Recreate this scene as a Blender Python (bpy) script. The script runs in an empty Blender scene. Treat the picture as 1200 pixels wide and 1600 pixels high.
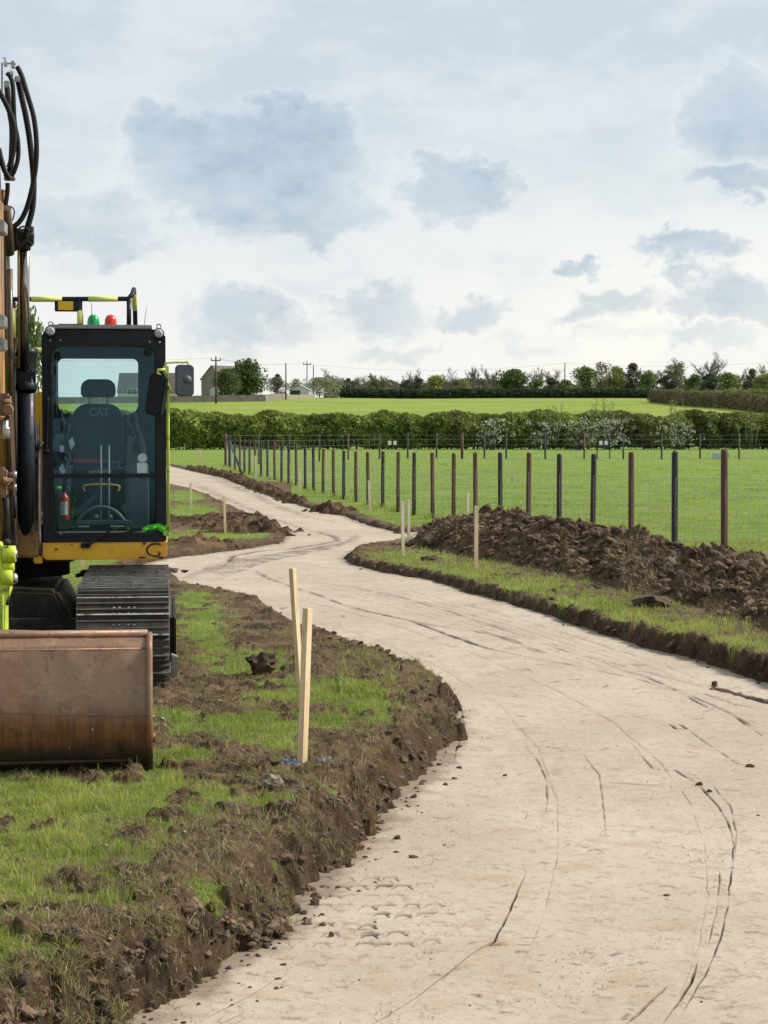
import bpy, bmesh, math, random
import numpy as np
from mathutils import Vector, Matrix, noise as mnoise

random.seed(7)
RNG = np.random.default_rng(11)
SC = bpy.context.scene
COL = SC.collection
R = math.radians

# ------------------------------------------------------------------ camera
F, HC = 3000.0, 2.0                       # focal length for a 1200 x 1600 frame, eye height
PIT = math.atan(141 / F)
CA, SA = math.cos(PIT), math.sin(PIT)
CAM = np.array([0.0, 0.0, HC])


def ray(px, py):
    a, b = (px - 600) / F, (800 - py) / F
    return np.array([a, CA + b * SA, -SA + b * CA])


def U(px, py, z=0.0):
    d = ray(px, py)
    return CAM + d * ((z - HC) / d[2])


def V(px, py, Y):
    d = ray(px, py)
    return CAM + d * (Y / d[1])


def proj(x, y, z):
    dz = z - HC
    dep = y * CA - dz * SA
    return 600 + F * x / dep, 800 - F * (y * SA + dz * CA) / dep


cd = bpy.data.cameras.new('camera')
cam = bpy.data.objects.new('camera', cd)
COL.objects.link(cam)
cam.location = CAM
cam.rotation_euler = (math.pi / 2 - PIT, 0, 0)
cd.sensor_fit = 'VERTICAL'
cd.sensor_height = 36
cd.sensor_width = 27
cd.lens = F / 1600 * 36
cd.clip_start = 0.1
cd.clip_end = 6000
SC.camera = cam


# ------------------------------------------------------------------ noise (vectorised)
def _h(ix, iy, seed):
    ix = ix.astype(np.int64); iy = iy.astype(np.int64)
    n = (ix * 374761393 + iy * 668265263 + seed * 1442695041) & 0xffffffff
    n = ((n ^ (n >> 13)) * 1274126177) & 0xffffffff
    n = ((n ^ (n >> 16)) * 2246822519) & 0xffffffff
    return (n ^ (n >> 15)) & 0xffffffff


def perlin(x, y, seed=0):
    x0 = np.floor(x); y0 = np.floor(y)
    fx = x - x0; fy = y - y0
    u = fx * fx * fx * (fx * (fx * 6 - 15) + 10)
    v = fy * fy * fy * (fy * (fy * 6 - 15) + 10)

    def g(dx, dy):
        a = _h(x0 + dx, y0 + dy, seed) * (2 * math.pi / 4294967296.0)
        return np.cos(a) * (fx - dx) + np.sin(a) * (fy - dy)
    return ((g(0, 0) * (1 - u) + g(1, 0) * u) * (1 - v) + (g(0, 1) * (1 - u) + g(1, 1) * u) * v) * 1.5


def fbm(x, y, octv=4, seed=0, gain=0.5):
    t = np.zeros(np.shape(x)); a = 1.0; f = 1.0
    for i in range(octv):
        t += a * perlin(x * f + 17.3 * i, y * f - 9.1 * i, seed + i)
        a *= gain; f *= 2.03
    return t


def worley(x, y, seed=0):
    x0 = np.floor(x); y0 = np.floor(y)
    best = np.full(np.shape(x), 9.0)
    rnd = np.zeros(np.shape(x))
    for dx in (-1, 0, 1):
        for dy in (-1, 0, 1):
            h = _h(x0 + dx, y0 + dy, seed)
            jx = (h & 0xffff) / 65535.0; jy = (h >> 16) / 65535.0
            d = (x0 + dx + jx - x) ** 2 + (y0 + dy + jy - y) ** 2
            m = d < best
            best = np.where(m, d, best)
            rnd = np.where(m, jx, rnd)
    return np.sqrt(best), rnd


def sst(a, b, x):
    t = np.clip((x - a) / (b - a), 0, 1)
    return t * t * (3 - 2 * t)


# ------------------------------------------------------------------ materials
def nt_new(name):
    m = bpy.data.materials.new(name)
    m.use_nodes = True
    nt = m.node_tree
    nt.nodes.clear()
    out = nt.nodes.new('ShaderNodeOutputMaterial')
    return m, nt, out


class N:
    """small node helper"""
    def __init__(s, nt):
        s.nt = nt

    def add(s, typ, **kw):
        n = s.nt.nodes.new(typ)
        for k, v in kw.items():
            setattr(n, k, v)
        return n

    def link(s, a, b):
        s.nt.links.new(a, b)

    def val(s, sock, v):
        if hasattr(v, 'is_linked') or isinstance(v, bpy.types.NodeSocket):
            s.link(v, sock)
        else:
            if isinstance(v, (tuple, list)) and len(v) == 3 and sock.type == 'RGBA':
                v = tuple(v) + (1,)
            sock.default_value = v

    def math(s, op, a, b=0.0, c=None, clamp=False):
        n = s.add('ShaderNodeMath', operation=op, use_clamp=clamp)
        s.val(n.inputs[0], a); s.val(n.inputs[1], b)
        if c is not None:
            s.val(n.inputs[2], c)
        return n.outputs[0]

    def mix(s, f, a, b, blend='MIX'):
        n = s.add('ShaderNodeMix', data_type='RGBA', blend_type=blend)
        s.val(n.inputs[0], f); s.val(n.inputs[6], a); s.val(n.inputs[7], b)
        return n.outputs[2]

    def ramp(s, f, lo, hi, a=0.0, b=1.0, smooth=True):
        n = s.add('ShaderNodeMapRange', interpolation_type='SMOOTHSTEP' if smooth else 'LINEAR')
        s.val(n.inputs[0], f)
        n.inputs[1].default_value = lo; n.inputs[2].default_value = hi
        n.inputs[3].default_value = a; n.inputs[4].default_value = b
        return n.outputs[0]

    def noise(s, vec, scale, detail=4, rough=0.55, dist=0.0, out='Fac'):
        n = s.add('ShaderNodeTexNoise')
        if vec is not None:
            s.link(vec, n.inputs['Vector'])
        n.inputs['Scale'].default_value = scale
        n.inputs['Detail'].default_value = detail
        n.inputs['Roughness'].default_value = rough
        n.inputs['Distortion'].default_value = dist
        return n.outputs[out]

    def mapping(s, vec, scale=(1, 1, 1), rot=(0, 0, 0), loc=(0, 0, 0)):
        n = s.add('ShaderNodeMapping')
        s.link(vec, n.inputs[0])
        n.inputs['Scale'].default_value = scale
        n.inputs['Rotation'].default_value = rot
        n.inputs['Location'].default_value = loc
        return n.outputs[0]

    def attr(s, name):
        n = s.add('ShaderNodeAttribute', attribute_name=name)
        return n

    def bump(s, h, strength=0.3, dist=0.02):
        n = s.add('ShaderNodeBump')
        s.link(h, n.inputs['Height'])
        n.inputs['Strength'].default_value = strength
        n.inputs['Distance'].default_value = dist
        return n.outputs[0]


def mat(name, a, b=None, scale=6.0, rough=0.6, metal=0.0, bump=0.0, bscale=40.0, dirt=None, dirt_amt=0.5, stretch=(1, 1, 1), rough_var=0.12, detail=5):
    """principled paint / wood / metal with mottled colour, optional dirt patches and bump"""
    m, nt, out = nt_new(name)
    n = N(nt)
    p = n.add('ShaderNodeBsdfPrincipled')
    n.link(p.outputs[0], out.inputs[0])
    tc = n.add('ShaderNodeTexCoord').outputs['Object']
    v = n.mapping(tc, stretch)
    if b is None:
        b = tuple(c * 0.75 for c in a)
    f = n.noise(v, scale, detail)
    col = n.mix(n.ramp(f, 0.35, 0.65), a, b)
    if dirt is not None:
        d = n.noise(n.mapping(tc, stretch, loc=(3.1, 7.7, 1.3)), scale * 1.7, 7, 0.65)
        col = n.mix(n.ramp(d, 0.62 - 0.25 * dirt_amt, 0.72 - 0.1 * dirt_amt), col, dirt)
    n.val(p.inputs['Base Color'], col)
    p.inputs['Metallic'].default_value = metal
    rr = n.ramp(n.noise(v, scale * 3, 3), 0.3, 0.7, max(0.02, rough - rough_var), min(1, rough + rough_var))
    n.link(rr, p.inputs['Roughness'])
    if bump > 0:
        n.link(n.bump(n.noise(v, bscale, 6, 0.6), bump, 0.01), p.inputs['Normal'])
    return m


def leafmat(name, trans=0.35, rough=0.55):
    m, nt, out = nt_new(name)
    n = N(nt)
    col = n.attr('Col').outputs['Color']
    p = n.add('ShaderNodeBsdfPrincipled')
    n.link(col, p.inputs['Base Color'])
    p.inputs['Roughness'].default_value = rough
    p.inputs['Specular IOR Level'].default_value = 0.3
    t = n.add('ShaderNodeBsdfTranslucent')
    n.link(col, t.inputs[0])
    ms = n.add('ShaderNodeMixShader')
    ms.inputs[0].default_value = trans
    n.link(p.outputs[0], ms.inputs[1]); n.link(t.outputs[0], ms.inputs[2])
    n.link(ms.outputs[0], out.inputs[0])
    return m


def glassmat(name, tint, refl=0.10, dusty=0.04):
    m, nt, out = nt_new(name)
    n = N(nt)
    tr = n.add('ShaderNodeBsdfTransparent'); tr.inputs[0].default_value = tint + (1,)
    gl = n.add('ShaderNodeBsdfGlossy'); gl.inputs['Roughness'].default_value = 0.02; gl.inputs['Color'].default_value = (.45, .80, 1, 1)
    df = n.add('ShaderNodeBsdfDiffuse'); df.inputs[0].default_value = (0.30, 0.46, 0.52, 1)
    tc = n.add('ShaderNodeTexCoord').outputs['Object']
    fr = n.add('ShaderNodeFresnel'); fr.inputs[0].default_value = 1.5
    f = n.math('MULTIPLY', fr.outputs[0], refl / 0.04)
    a = n.add('ShaderNodeMixShader')
    n.link(f, a.inputs[0]); n.link(tr.outputs[0], a.inputs[1]); n.link(gl.outputs[0], a.inputs[2])
    b = n.add('ShaderNodeMixShader')
    d = n.ramp(n.noise(tc, 4.0, 6, 0.6), 0.3, 0.75, dusty * 0.35, dusty * 1.8)
    n.link(d, b.inputs[0]); n.link(a.outputs[0], b.inputs[1]); n.link(df.outputs[0], b.inputs[2])
    n.link(b.outputs[0], out.inputs[0])
    return m


# ------------------------------------------------------------------ object helpers
def tag(o, label=None, cat=None, group=None, kind=None):
    if label: o['label'] = label
    if cat: o['category'] = cat
    if group: o['group'] = group
    if kind: o['kind'] = kind
    return o


def empty(name, loc=(0, 0, 0), rz=0.0):
    o = bpy.data.objects.new(name, None)
    COL.objects.link(o)
    o.location = loc
    o.rotation_euler = (0, 0, rz)
    o.empty_display_size = 0.3
    return o


def npmesh(name, verts, quads=None, tris=None, mat=None, parent=None, attrs=None, col=None, smooth=False):
    me = bpy.data.meshes.new(name)
    verts = np.asarray(verts, dtype=np.float32)
    nq = 0 if quads is None else len(quads)
    ntr = 0 if tris is None else len(tris)
    me.vertices.add(len(verts))
    me.vertices.foreach_set('co', verts.ravel())
    idx = []
    if nq: idx.append(np.asarray(quads, dtype=np.int32).ravel())
    if ntr: idx.append(np.asarray(tris, dtype=np.int32).ravel())
    idx = np.concatenate(idx)
    me.loops.add(len(idx))
    me.loops.foreach_set('vertex_index', idx)
    starts = np.concatenate([np.arange(nq) * 4, nq * 4 + np.arange(ntr) * 3]).astype(np.int32)
    me.polygons.add(nq + ntr)
    me.polygons.foreach_set('loop_start', starts)
    me.polygons.foreach_set('use_smooth', np.full(nq + ntr, smooth, dtype=bool))
    me.update(calc_edges=True)
    for k, a in (attrs or {}).items():
        at = me.attributes.new(k, 'FLOAT', 'POINT')
        at.data.foreach_set('value', np.asarray(a, dtype=np.float32).ravel())
    if col is not None:
        at = me.attributes.new('Col', 'FLOAT_COLOR', 'POINT')
        c = np.ones((len(verts), 4), dtype=np.float32); c[:, :3] = col
        at.data.foreach_set('color', c.ravel())
    if mat: me.materials.append(mat)
    o = bpy.data.objects.new(name, me)
    COL.objects.link(o)
    if parent is not None: o.parent = parent
    return o


class MB:
    """collects shapes for ONE mesh object"""
    def __init__(s):
        s.bm = bmesh.new()

    def _paste(s, tmp, M=None):
        if M is not None:
            bmesh.ops.transform(tmp, matrix=M, verts=tmp.verts)
        me = bpy.data.meshes.new('tmp')
        tmp.to_mesh(me); tmp.free()
        s.bm.from_mesh(me)
        bpy.data.meshes.remove(me)

    def box(s, lo, hi, bev=0.0, M=None, seg=2):
        t = bmesh.new()
        c = [(a + b) / 2 for a, b in zip(lo, hi)]
        d = [abs(b - a) for a, b in zip(lo, hi)]
        bmesh.ops.create_cube(t, size=1.0, matrix=Matrix.Translation(c) @ Matrix.Diagonal((*d, 1)))
        if bev > 0:
            bmesh.ops.bevel(t, geom=list(t.edges), offset=min(bev, min(d) * 0.45), segments=seg, affect='EDGES')
        s._paste(t, M)
        return s

    def prism(s, pts, y0, y1, bev=0.0, M=None, axis='y'):
        """outline in (x,z) pushed from y0 to y1 (axis y) or outline in (y,z) pushed along x (axis x)"""
        t = bmesh.new()
        if axis == 'y':
            a = [t.verts.new((p[0], y0, p[1])) for p in pts]; b = [t.verts.new((p[0], y1, p[1])) for p in pts]
        elif axis == 'x':
            a = [t.verts.new((y0, p[0], p[1])) for p in pts]; b = [t.verts.new((y1, p[0], p[1])) for p in pts]
        else:
            a = [t.verts.new((p[0], p[1], y0)) for p in pts]; b = [t.verts.new((p[0], p[1], y1)) for p in pts]
        t.faces.new(a); t.faces.new(list(reversed(b)))
        n = len(pts)
        for i in range(n):
            t.faces.new((a[i], b[i], b[(i + 1) % n], a[(i + 1) % n]))
        bmesh.ops.recalc_face_normals(t, faces=list(t.faces))
        if bev > 0:
            ed = [e for e in t.edges if len(e.link_faces) == 2 and e.calc_face_angle(0) > 0.6]
            bmesh.ops.bevel(t, geom=ed, offset=bev, segments=2, affect='EDGES')
        s._paste(t, M)
        return s

    def ring(s, outer, inner, y0, y1):
        """frame: outer and inner outlines (x,z) with equal point counts"""
        t = bmesh.new()
        n = len(outer)
        vs = [[t.verts.new((p[0], y, p[1])) for p in o] for o, y in ((outer, y0), (inner, y0), (inner, y1), (outer, y1))]
        for k in range(4):
            a, b = vs[k], vs[(k + 1) % 4]
            for i in range(n):
                t.faces.new((a[i], a[(i + 1) % n], b[(i + 1) % n], b[i]))
        bmesh.ops.recalc_face_normals(t, faces=list(t.faces))
        s._paste(t)
        return s

    def tube(s, pts, r, n=10, caps=True, spline=0, rfun=None):
        pts = [Vector(p) for p in pts]
        if spline:
            q = []
            P = [pts[0]] + pts + [pts[-1]]
            for i in range(1, len(P) - 2):
                for k in range(spline):
                    t = k / spline
                    a, b, c, d = P[i - 1], P[i], P[i + 1], P[i + 2]
                    q.append(0.5 * ((2 * b) + (c - a) * t + (2 * a - 5 * b + 4 * c - d) * t * t + (3 * b - a - 3 * c + d) * t ** 3))
            q.append(pts[-1]); pts = q
        m = len(pts)
        rad = list(r) if isinstance(r, (list, tuple)) else [r] * m
        if len(rad) != m:
            rad = [rad[0] + (rad[-1] - rad[0]) * i / (m - 1) for i in range(m)]
        if rfun: rad = [rad[i] * rfun(i) for i in range(m)]
        t = bmesh.new()
        rings = []
        up = None
        for i in range(m):
            d = (pts[min(i + 1, m - 1)] - pts[max(i - 1, 0)])
            if d.length < 1e-9: d = Vector((0, 0, 1))
            d.normalize()
            if up is None:
                up = d.orthogonal()
            up = (up - d * up.dot(d))
            if up.length < 1e-6: up = d.orthogonal()
            up.normalize()
            w = d.cross(up)
            rings.append([t.verts.new(pts[i] + (up * math.cos(2 * math.pi * k / n) + w * math.sin(2 * math.pi * k / n)) * rad[i]) for k in range(n)])
        for i in range(m - 1):
            for k in range(n):
                f = t.faces.new((rings[i][k], rings[i][(k + 1) % n], rings[i + 1][(k + 1) % n], rings[i + 1][k]))
                f.smooth = n > 6
        if caps:
            t.faces.new(list(reversed(rings[0]))); t.faces.new(rings[-1])
        s._paste(t)
        return s

    def lathe(s, prof, origin, axis=(0, 0, 1), n=20):
        """prof: (radius, height) along axis"""
        ax = Vector(axis).normalized()
        a = ax.orthogonal().normalized(); b = ax.cross(a)
        o = Vector(origin)
        t = bmesh.new()
        rings = [[t.verts.new(o + ax * h + (a * math.cos(2 * math.pi * k / n) + b * math.sin(2 * math.pi * k / n)) * max(r, 1e-4)) for k in range(n)] for r, h in prof]
        for i in range(len(rings) - 1):
            for k in range(n):
                f = t.faces.new((rings[i][k], rings[i][(k + 1) % n], rings[i + 1][(k + 1) % n], rings[i + 1][k]))
                f.smooth = True
        t.faces.new(list(reversed(rings[0]))); t.faces.new(rings[-1])
        s._paste(t)
        return s

    def lump(s, c, r, seed=0, sub=2, rough=0.45, sq=(1, 1, 0.7)):
        t = bmesh.new()
        bmesh.ops.create_icosphere(t, subdivisions=sub, radius=1.0)
        for v in t.verts:
            p = v.co.copy()
            k = 1 + rough * mnoise.noise(p * 1.3 + Vector((seed * 3.7, seed * 1.9, 0))) + rough * 0.6 * mnoise.noise(p * 3.1 + Vector((seed, 0, seed * 2.3))) + rough * 0.35 * mnoise.noise(p * 7 + Vector((seed, 0, seed * 2.3)))
            v.co = Vector((p.x * sq[0], p.y * sq[1], p.z * sq[2])) * r * k + Vector(c)
        s._paste(t)
        return s

    def build(s, name, m, parent=None, smooth=None, loc=None):
        me = bpy.data.meshes.new(name)
        bmesh.ops.remove_doubles(s.bm, verts=s.bm.verts, dist=1e-6)
        s.bm.to_mesh(me); s.bm.free()
        if smooth:
            for p in me.polygons: p.use_smooth = True
        if m: me.materials.append(m)
        o = bpy.data.objects.new(name, me)
        COL.objects.link(o)
        if parent is not None: o.parent = parent
        if loc is not None: o.location = loc
        return o


def rrect(x0, z0, x1, z1, r, n=6):
    """rounded rectangle outline, r = one radius or (bl, br, tr, tl)"""
    if not isinstance(r, (tuple, list)): r = (r,) * 4
    pts = []
    for (cx, cz, a0, rr) in ((x0 + r[0], z0 + r[0], 180, r[0]), (x1 - r[1], z0 + r[1], 270, r[1]), (x1 - r[2], z1 - r[2], 0, r[2]), (x0 + r[3], z1 - r[3], 90, r[3])):
        for k in range(n + 1):
            a = R(a0 + 90 * k / n)
            pts.append((cx + rr * math.cos(a), cz + rr * math.sin(a)))
    return pts


# ------------------------------------------------------------------ ground shape
ZP = -0.23                                 # level of the dug path below the turf
EDGE = [(-900, 2900), (60, 1700), (140, 1635), (215, 1592), (300, 1545), (370, 1505), (450, 1458), (475, 1420), (520, 1372), (560, 1327), (600, 1282), (642, 1240),
        (688, 1196), (712, 1150), (713, 1112), (694, 1092), (640, 1066), (560, 1034), (480, 1000), (430, 968), (380, 942), (330, 930), (292, 922), (280, 912), (235, 904),
        (200, 892), (215, 884), (265, 872), (330, 864), (400, 856), (440, 848), (447, 841), (422, 821), (380, 801), (330, 777), (300, 765), (265, 758), (150, 735), (0, 722),
        (0, 714), (150, 721), (265, 728), (290, 734), (350, 747), (400, 767), (450, 784), (500, 800), (540, 807), (570, 820), (620, 832), (655, 830),
        (652, 842), (600, 852), (555, 861), (538, 873), (546, 882), (570, 888), (620, 898), (680, 908), (740, 928), (800, 944), (860, 963), (930, 987), (1000, 1007), (1050, 1022),
        (1130, 1043), (1200, 1066), (1300, 1100), (1500, 1180), (1900, 1400), (2600, 1900), (2600, 2900)]


def zp(y):
    return ZP + 0.10 * sst(13, 22, y) + 0.06 * sst(20, 36, y)


def UP(px, py):
    z = ZP
    for _ in range(6):
        p = U(px, py, z); z = float(zp(p[1]))
    return p


POLY = np.array([UP(px, py)[:2] for px, py in EDGE])


def poly_sd(x, y):
    """signed distance to the path outline, negative on the path"""
    shp = np.shape(x)
    x = np.ravel(x); y = np.ravel(y)
    out = np.empty(len(x))
    P = POLY; Q = np.roll(P, -1, axis=0)
    for s in range(0, len(x), 200000):
        xs = x[s:s + 200000]; ys = y[s:s + 200000]
        best = np.full(len(xs), 1e9); ins = np.zeros(len(xs), dtype=bool)
        for (ax, ay), (bx, by) in zip(P, Q):
            dx, dy = bx - ax, by - ay
            t = np.clip(((xs - ax) * dx + (ys - ay) * dy) / (dx * dx + dy * dy + 1e-12), 0, 1)
            d = (xs - ax - t * dx) ** 2 + (ys - ay - t * dy) ** 2
            best = np.minimum(best, d)
            c = (ay > ys) != (by > ys)
            if c.any():
                xi = ax + (ys - ay) / (dy if abs(dy) > 1e-12 else 1e-12) * dx
                ins ^= c & (xs < xi)
        out[s:s + 200000] = np.sqrt(best) * np.where(ins, -1, 1)
    return out.reshape(shp)


# turf patches on the torn-up verges: centre and half size where the photo shows them
TURF = [(90, 1255, 190, 58), (60, 1335, 120, 46), (10, 1390, 70, 22), (60, 1440, 60, 10), (150, 1415, 60, 10), (20, 1475, 50, 16), (330, 1392, 30, 12), (345, 1243, 52, 16), (445, 1255, 24, 6),
        (318, 978, 42, 34), (300, 940, 22, 18), (385, 1038, 74, 16), (400, 1135, 110, 18), (480, 1082, 95, 20), (570, 1097, 44, 22), (285, 1182, 52, 14),
        (310, 1135, 50, 12), (275, 1115, 34, 10), (245, 1215, 40, 14), (420, 1165, 60, 10), (130, 895, 60, 20), (330, 1010, 30, 10), (660, 1160, 22, 10), (500, 1130, 40, 10), (600, 1120, 26, 10)]
VERGE = [(650, 872, 70, 13), (720, 893, 85, 17), (800, 918, 95, 17), (880, 946, 95, 19), (960, 972, 100, 22), (1050, 992, 100, 24), (1140, 1016, 80, 22), (1220, 1040, 80, 20)]
ISLE = [(330, 838, 75, 7), (300, 800, 40, 12), (290, 775, 30, 8), (395, 838, 30, 4)]


def turf(x, y, sd):
    px, py = proj(x, y, np.zeros_like(x))
    wob = fbm(x * 2.2, y * 2.2, 4, 31)
    wob2 = fbm(x * 7, y * 7, 3, 77)

    def blobs(lst):
        b = np.zeros_like(x)
        for cx, cy, rx, ry in lst:
            d = np.sqrt(((px - cx) / rx) ** 2 + ((py - cy) / ry) ** 2)
            b = np.maximum(b, 1.20 - 0.72 * d)
        return b
    g = np.full(np.shape(x), 0.9)
    island_a = (py > 905) & (px < 720)
    ga = blobs(TURF) + 0.46 * wob + 0.50 * wob2 + 0.08
    ga = np.where(px < -40, 0.75 + 0.4 * wob, ga)
    right = (px > 530) & (py > 838) & ~island_a
    gr = blobs(VERGE) + 0.45 * wob + 0.45 * wob2 - 0.04
    isle = (py > 752) & (py <= 905) & (px < 455) & ~right
    gi = np.where(px > 262, blobs(ISLE) + 0.3 * wob + 0.25 * wob2 + 0.12, 0.8 + 0.4 * wob)
    gr = np.where(y > 31.2 - (x - 0.4) * 2.29 + 0.9, 0.95, gr)
    g = np.where(island_a, ga, np.where(right, gr, np.where(isle, gi, 0.95 + 0.25 * wob)))
    # bare earth along the cut edge
    ew = np.where(island_a, 0.16, np.where(isle, 0.22, np.where(right, 0.14, 0.35)))
    g = g - 1.15 * (1 - sst(0.2 * ew, 1.7 * ew, sd + 0.25 * ew * wob2))
    return np.clip(g, 0, 1)


def ground_fields(x, y):
    wob = fbm(x * 1.6, y * 1.6, 4, 5) * 0.075 + fbm(x * 9, y * 9, 3, 9) * 0.042
    sd = poly_sd(x, y) + np.clip(wob, -0.13, 0.13) * sst(60, 12, y) + 0.03
    G = turf(x, y, sd)
    near = sst(75, 25, y)
    w1, r1 = worley(x * 8 + 0.3 * fbm(x * 5, y * 5, 2, 3), y * 8, 21)
    w2, r2 = worley(x * 19, y * 19, 22)
    w3, _ = worley(x * 41, y * 41, 23)
    w0, r0 = worley(x * 3.4, y * 3.4, 24)
    dome = lambda w: np.maximum(0, 1 - (w / 0.7) ** 2)
    clod = dome(w1) * r1 * 0.034 * sst(24, 14, y) + dome(w2) * r2 * 0.019 * sst(15, 9, y) + dome(w3) * 0.006 * sst(10, 7, y) + dome(w0) * r0 ** 2 * 0.04
    rut = fbm(x * 2.6, y * 4.5, 3, 41)
    rough = clod + 0.034 * rut
    mud = 1 - sst(0.25, 0.6, G)
    lft = sst(0.9, 0.2, x + 0.0 * y) * sst(17, 13, y)          # the near left bank has slumped, the right one is cut steep
    wall = sst(-0.04, 0.14 + 0.20 * lft, sd + (0.030 * perlin(x * 14, y * 14, 61) + 0.035 * perlin(x * 6, y * 6, 62)) * sst(24, 8, y))
    dp = zp(y) - 0.07
    z = dp - dp * wall
    lip = np.exp(-((sd - 0.16) / 0.14) ** 2)
    z = z + sst(0, .3, wall) * (mud * rough * near * 1.0 + (1 - mud) * 0.02 * fbm(x * 3, y * 3, 3, 88) * near)
    z = z + 0.05 * fbm(x * 0.25, y * 0.25, 2, 14) * sst(0.4, 2, sd) * sst(14, 30, y) * sst(160, 90, y)
    # the far field climbs behind the hedge
    rise = 0.0272 * np.maximum(0, y - 146)
    crest = 6.95
    rise = np.where(rise < crest, rise, crest + 0.002 * (y - 401)) + sst(130, 180, y) * 0.25 * fbm(x * 0.02, y * 0.02, 2, 3)
    return z + rise, G, sd, mud, wall


def ground_z(x, y):
    return ground_fields(np.atleast_1d(np.asarray(x, float)), np.atleast_1d(np.asarray(y, float)))[0]


def path_z(x, y):
    return zp(y) + 0.010 * fbm(x * 0.9, y * 0.9, 3, 51) + 0.0016 * fbm(x * 9, y * 9, 3, 52)


py_rows = np.concatenate([np.linspace(2100, 1702, 60), np.linspace(1700, 900, 800), np.linspace(899, 700, 230)])
Yr = 6000 / (py_rows - 659)
Yr = np.concatenate([Yr, np.geomspace(Yr[-1] * 1.01, 400, 90), np.geomspace(410, 3500, 30)])
uc = np.concatenate([-np.geomspace(0.75, 0.222, 40), np.linspace(-0.22, 0.22, 860), np.geomspace(0.222, 0.75, 40)])
GX = uc[None, :] * Yr[:, None]
GY = np.repeat(Yr[:, None], len(uc), axis=1)
gz, gG, gsd, gmud, gwall = ground_fields(GX, GY)


def grid_quads(nr, nc, keep=None):
    i = np.arange(nr * nc).reshape(nr, nc)
    q = np.stack([i[:-1, :-1], i[:-1, 1:], i[1:, 1:], i[1:, :-1]], axis=-1).reshape(-1, 4)
    if keep is not None:
        k = keep[:-1, :-1] | keep[1:, 1:] | keep[:-1, 1:] | keep[1:, :-1]
        q = q[k.ravel()]
    return q


# ---- ground material: soil / turf by mask
def ground_material():
    m, nt, out = nt_new('soil_and_turf')
    n = N(nt)
    p = n.add('ShaderNodeBsdfPrincipled')
    n.link(p.outputs[0], out.inputs[0])
    g = n.add('ShaderNodeNewGeometry').outputs['Position']
    G = n.attr('turf').outputs['Fac']
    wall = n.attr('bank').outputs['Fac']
    far = n.attr('far').outputs['Fac']
    a = n.noise(g, 3.0, 8, 0.65)
    b = n.noise(g, 24.0, 6, 0.7)
    c = n.noise(g, 0.8, 4, 0.5)
    soil = n.mix(n.ramp(a, 0.35, 0.68), (0.050, 0.030, 0.016), (0.200, 0.130, 0.072))
    soil = n.mix(n.math('MULTIPLY', n.ramp(b, 0.48, 0.72), 0.6), soil, (0.300, 0.215, 0.125))
    soil = n.mix(n.math('MULTIPLY', n.ramp(c, 0.45, 0.7), 0.4), soil, (0.185, 0.122, 0.070))
    # cut face: lighter clay low down, layered
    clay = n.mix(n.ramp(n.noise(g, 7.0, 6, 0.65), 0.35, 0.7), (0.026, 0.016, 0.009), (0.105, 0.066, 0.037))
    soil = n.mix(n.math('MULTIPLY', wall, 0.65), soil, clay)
    tg = n.mix(n.ramp(n.noise(g, 1.3, 5, 0.6), 0.3, 0.7), (0.120, 0.200, 0.026), (0.205, 0.275, 0.050))
    tg = n.mix(n.math('MULTIPLY', n.ramp(n.noise(g, 9.0, 5, 0.7), 0.5, 0.75), 0.5), tg, (0.27, 0.27, 0.10))
    tg = n.mix(n.math('MULTIPLY', n.ramp(n.noise(n.mapping(g, (0.35, 0.9, 1)), 0.5, 5, 0.6), 0.5, 0.72), 0.5), tg, (0.25, 0.31, 0.075))
    ff = n.mix(n.ramp(n.noise(n.mapping(g, (0.04, 0.12, 1)), 1.0, 7, 0.7), 0.35, 0.65), (0.150, 0.215, 0.028), (0.235, 0.275, 0.044))
    tg = n.mix(far, tg, ff)
    fac = n.ramp(n.math('ADD', G, n.math('MULTIPLY', n.math('SUBTRACT', b, 0.5), 1.1)), 0.30, 0.85)
    n.val(p.inputs['Base Color'], n.mix(fac, soil, tg))
    p.inputs['Roughness'].default_value = 0.92
    p.inputs['Specular IOR Level'].default_value = 0.2
    h = n.math('ADD', n.noise(g, 35.0, 8, 0.7), n.noise(g, 120.0, 4, 0.7))
    n.link(n.bump(n.math('ADD', h, n.math('MULTIPLY', n.noise(n.mapping(g, (1, 1, 1)), 14.0, 7, 0.7), 1.5)), 0.9, 0.03), p.inputs['Normal'])
    return m


M_ground = ground_material()
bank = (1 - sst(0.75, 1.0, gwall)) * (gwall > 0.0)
ground = npmesh('ground', np.stack([GX, GY, gz], -1).reshape(-1, 3), grid_quads(*GX.shape), mat=M_ground, smooth=True,
                attrs={'turf': gG, 'bank': bank, 'far': sst(135, 150, GY)})
tag(ground, 'grass and torn brown earth beside the dug path, rising to a far field', 'ground', kind='structure')

# ------------------------------------------------------------------ path
CR = []                                     # marks pressed or cracked into the path: (points, width, depth, strength of the groove shade painted as dark soil colour)


def crack(pts, w=0.010, d=0.012, s=0.8, jit=0.015, taper=True):
    w *= 0.42; d *= 0.8; jit *= 0.3
    P = np.array([UP(px, py)[:2] for px, py in pts])
    out = []
    for i in range(len(P) - 1):
        L = np.hypot(*(P[i + 1] - P[i]))
        k = max(2, int(L / 0.12))
        for t in np.arange(k) / k:
            out.append(P[i] * (1 - t) + P[i + 1] * t)
    out.append(P[-1])
    out = np.array(out)
    out += RNG.normal(0, 1, out.shape) * jit * 0.4
    CR.append((out, w, d, s if taper else -s))


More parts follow.
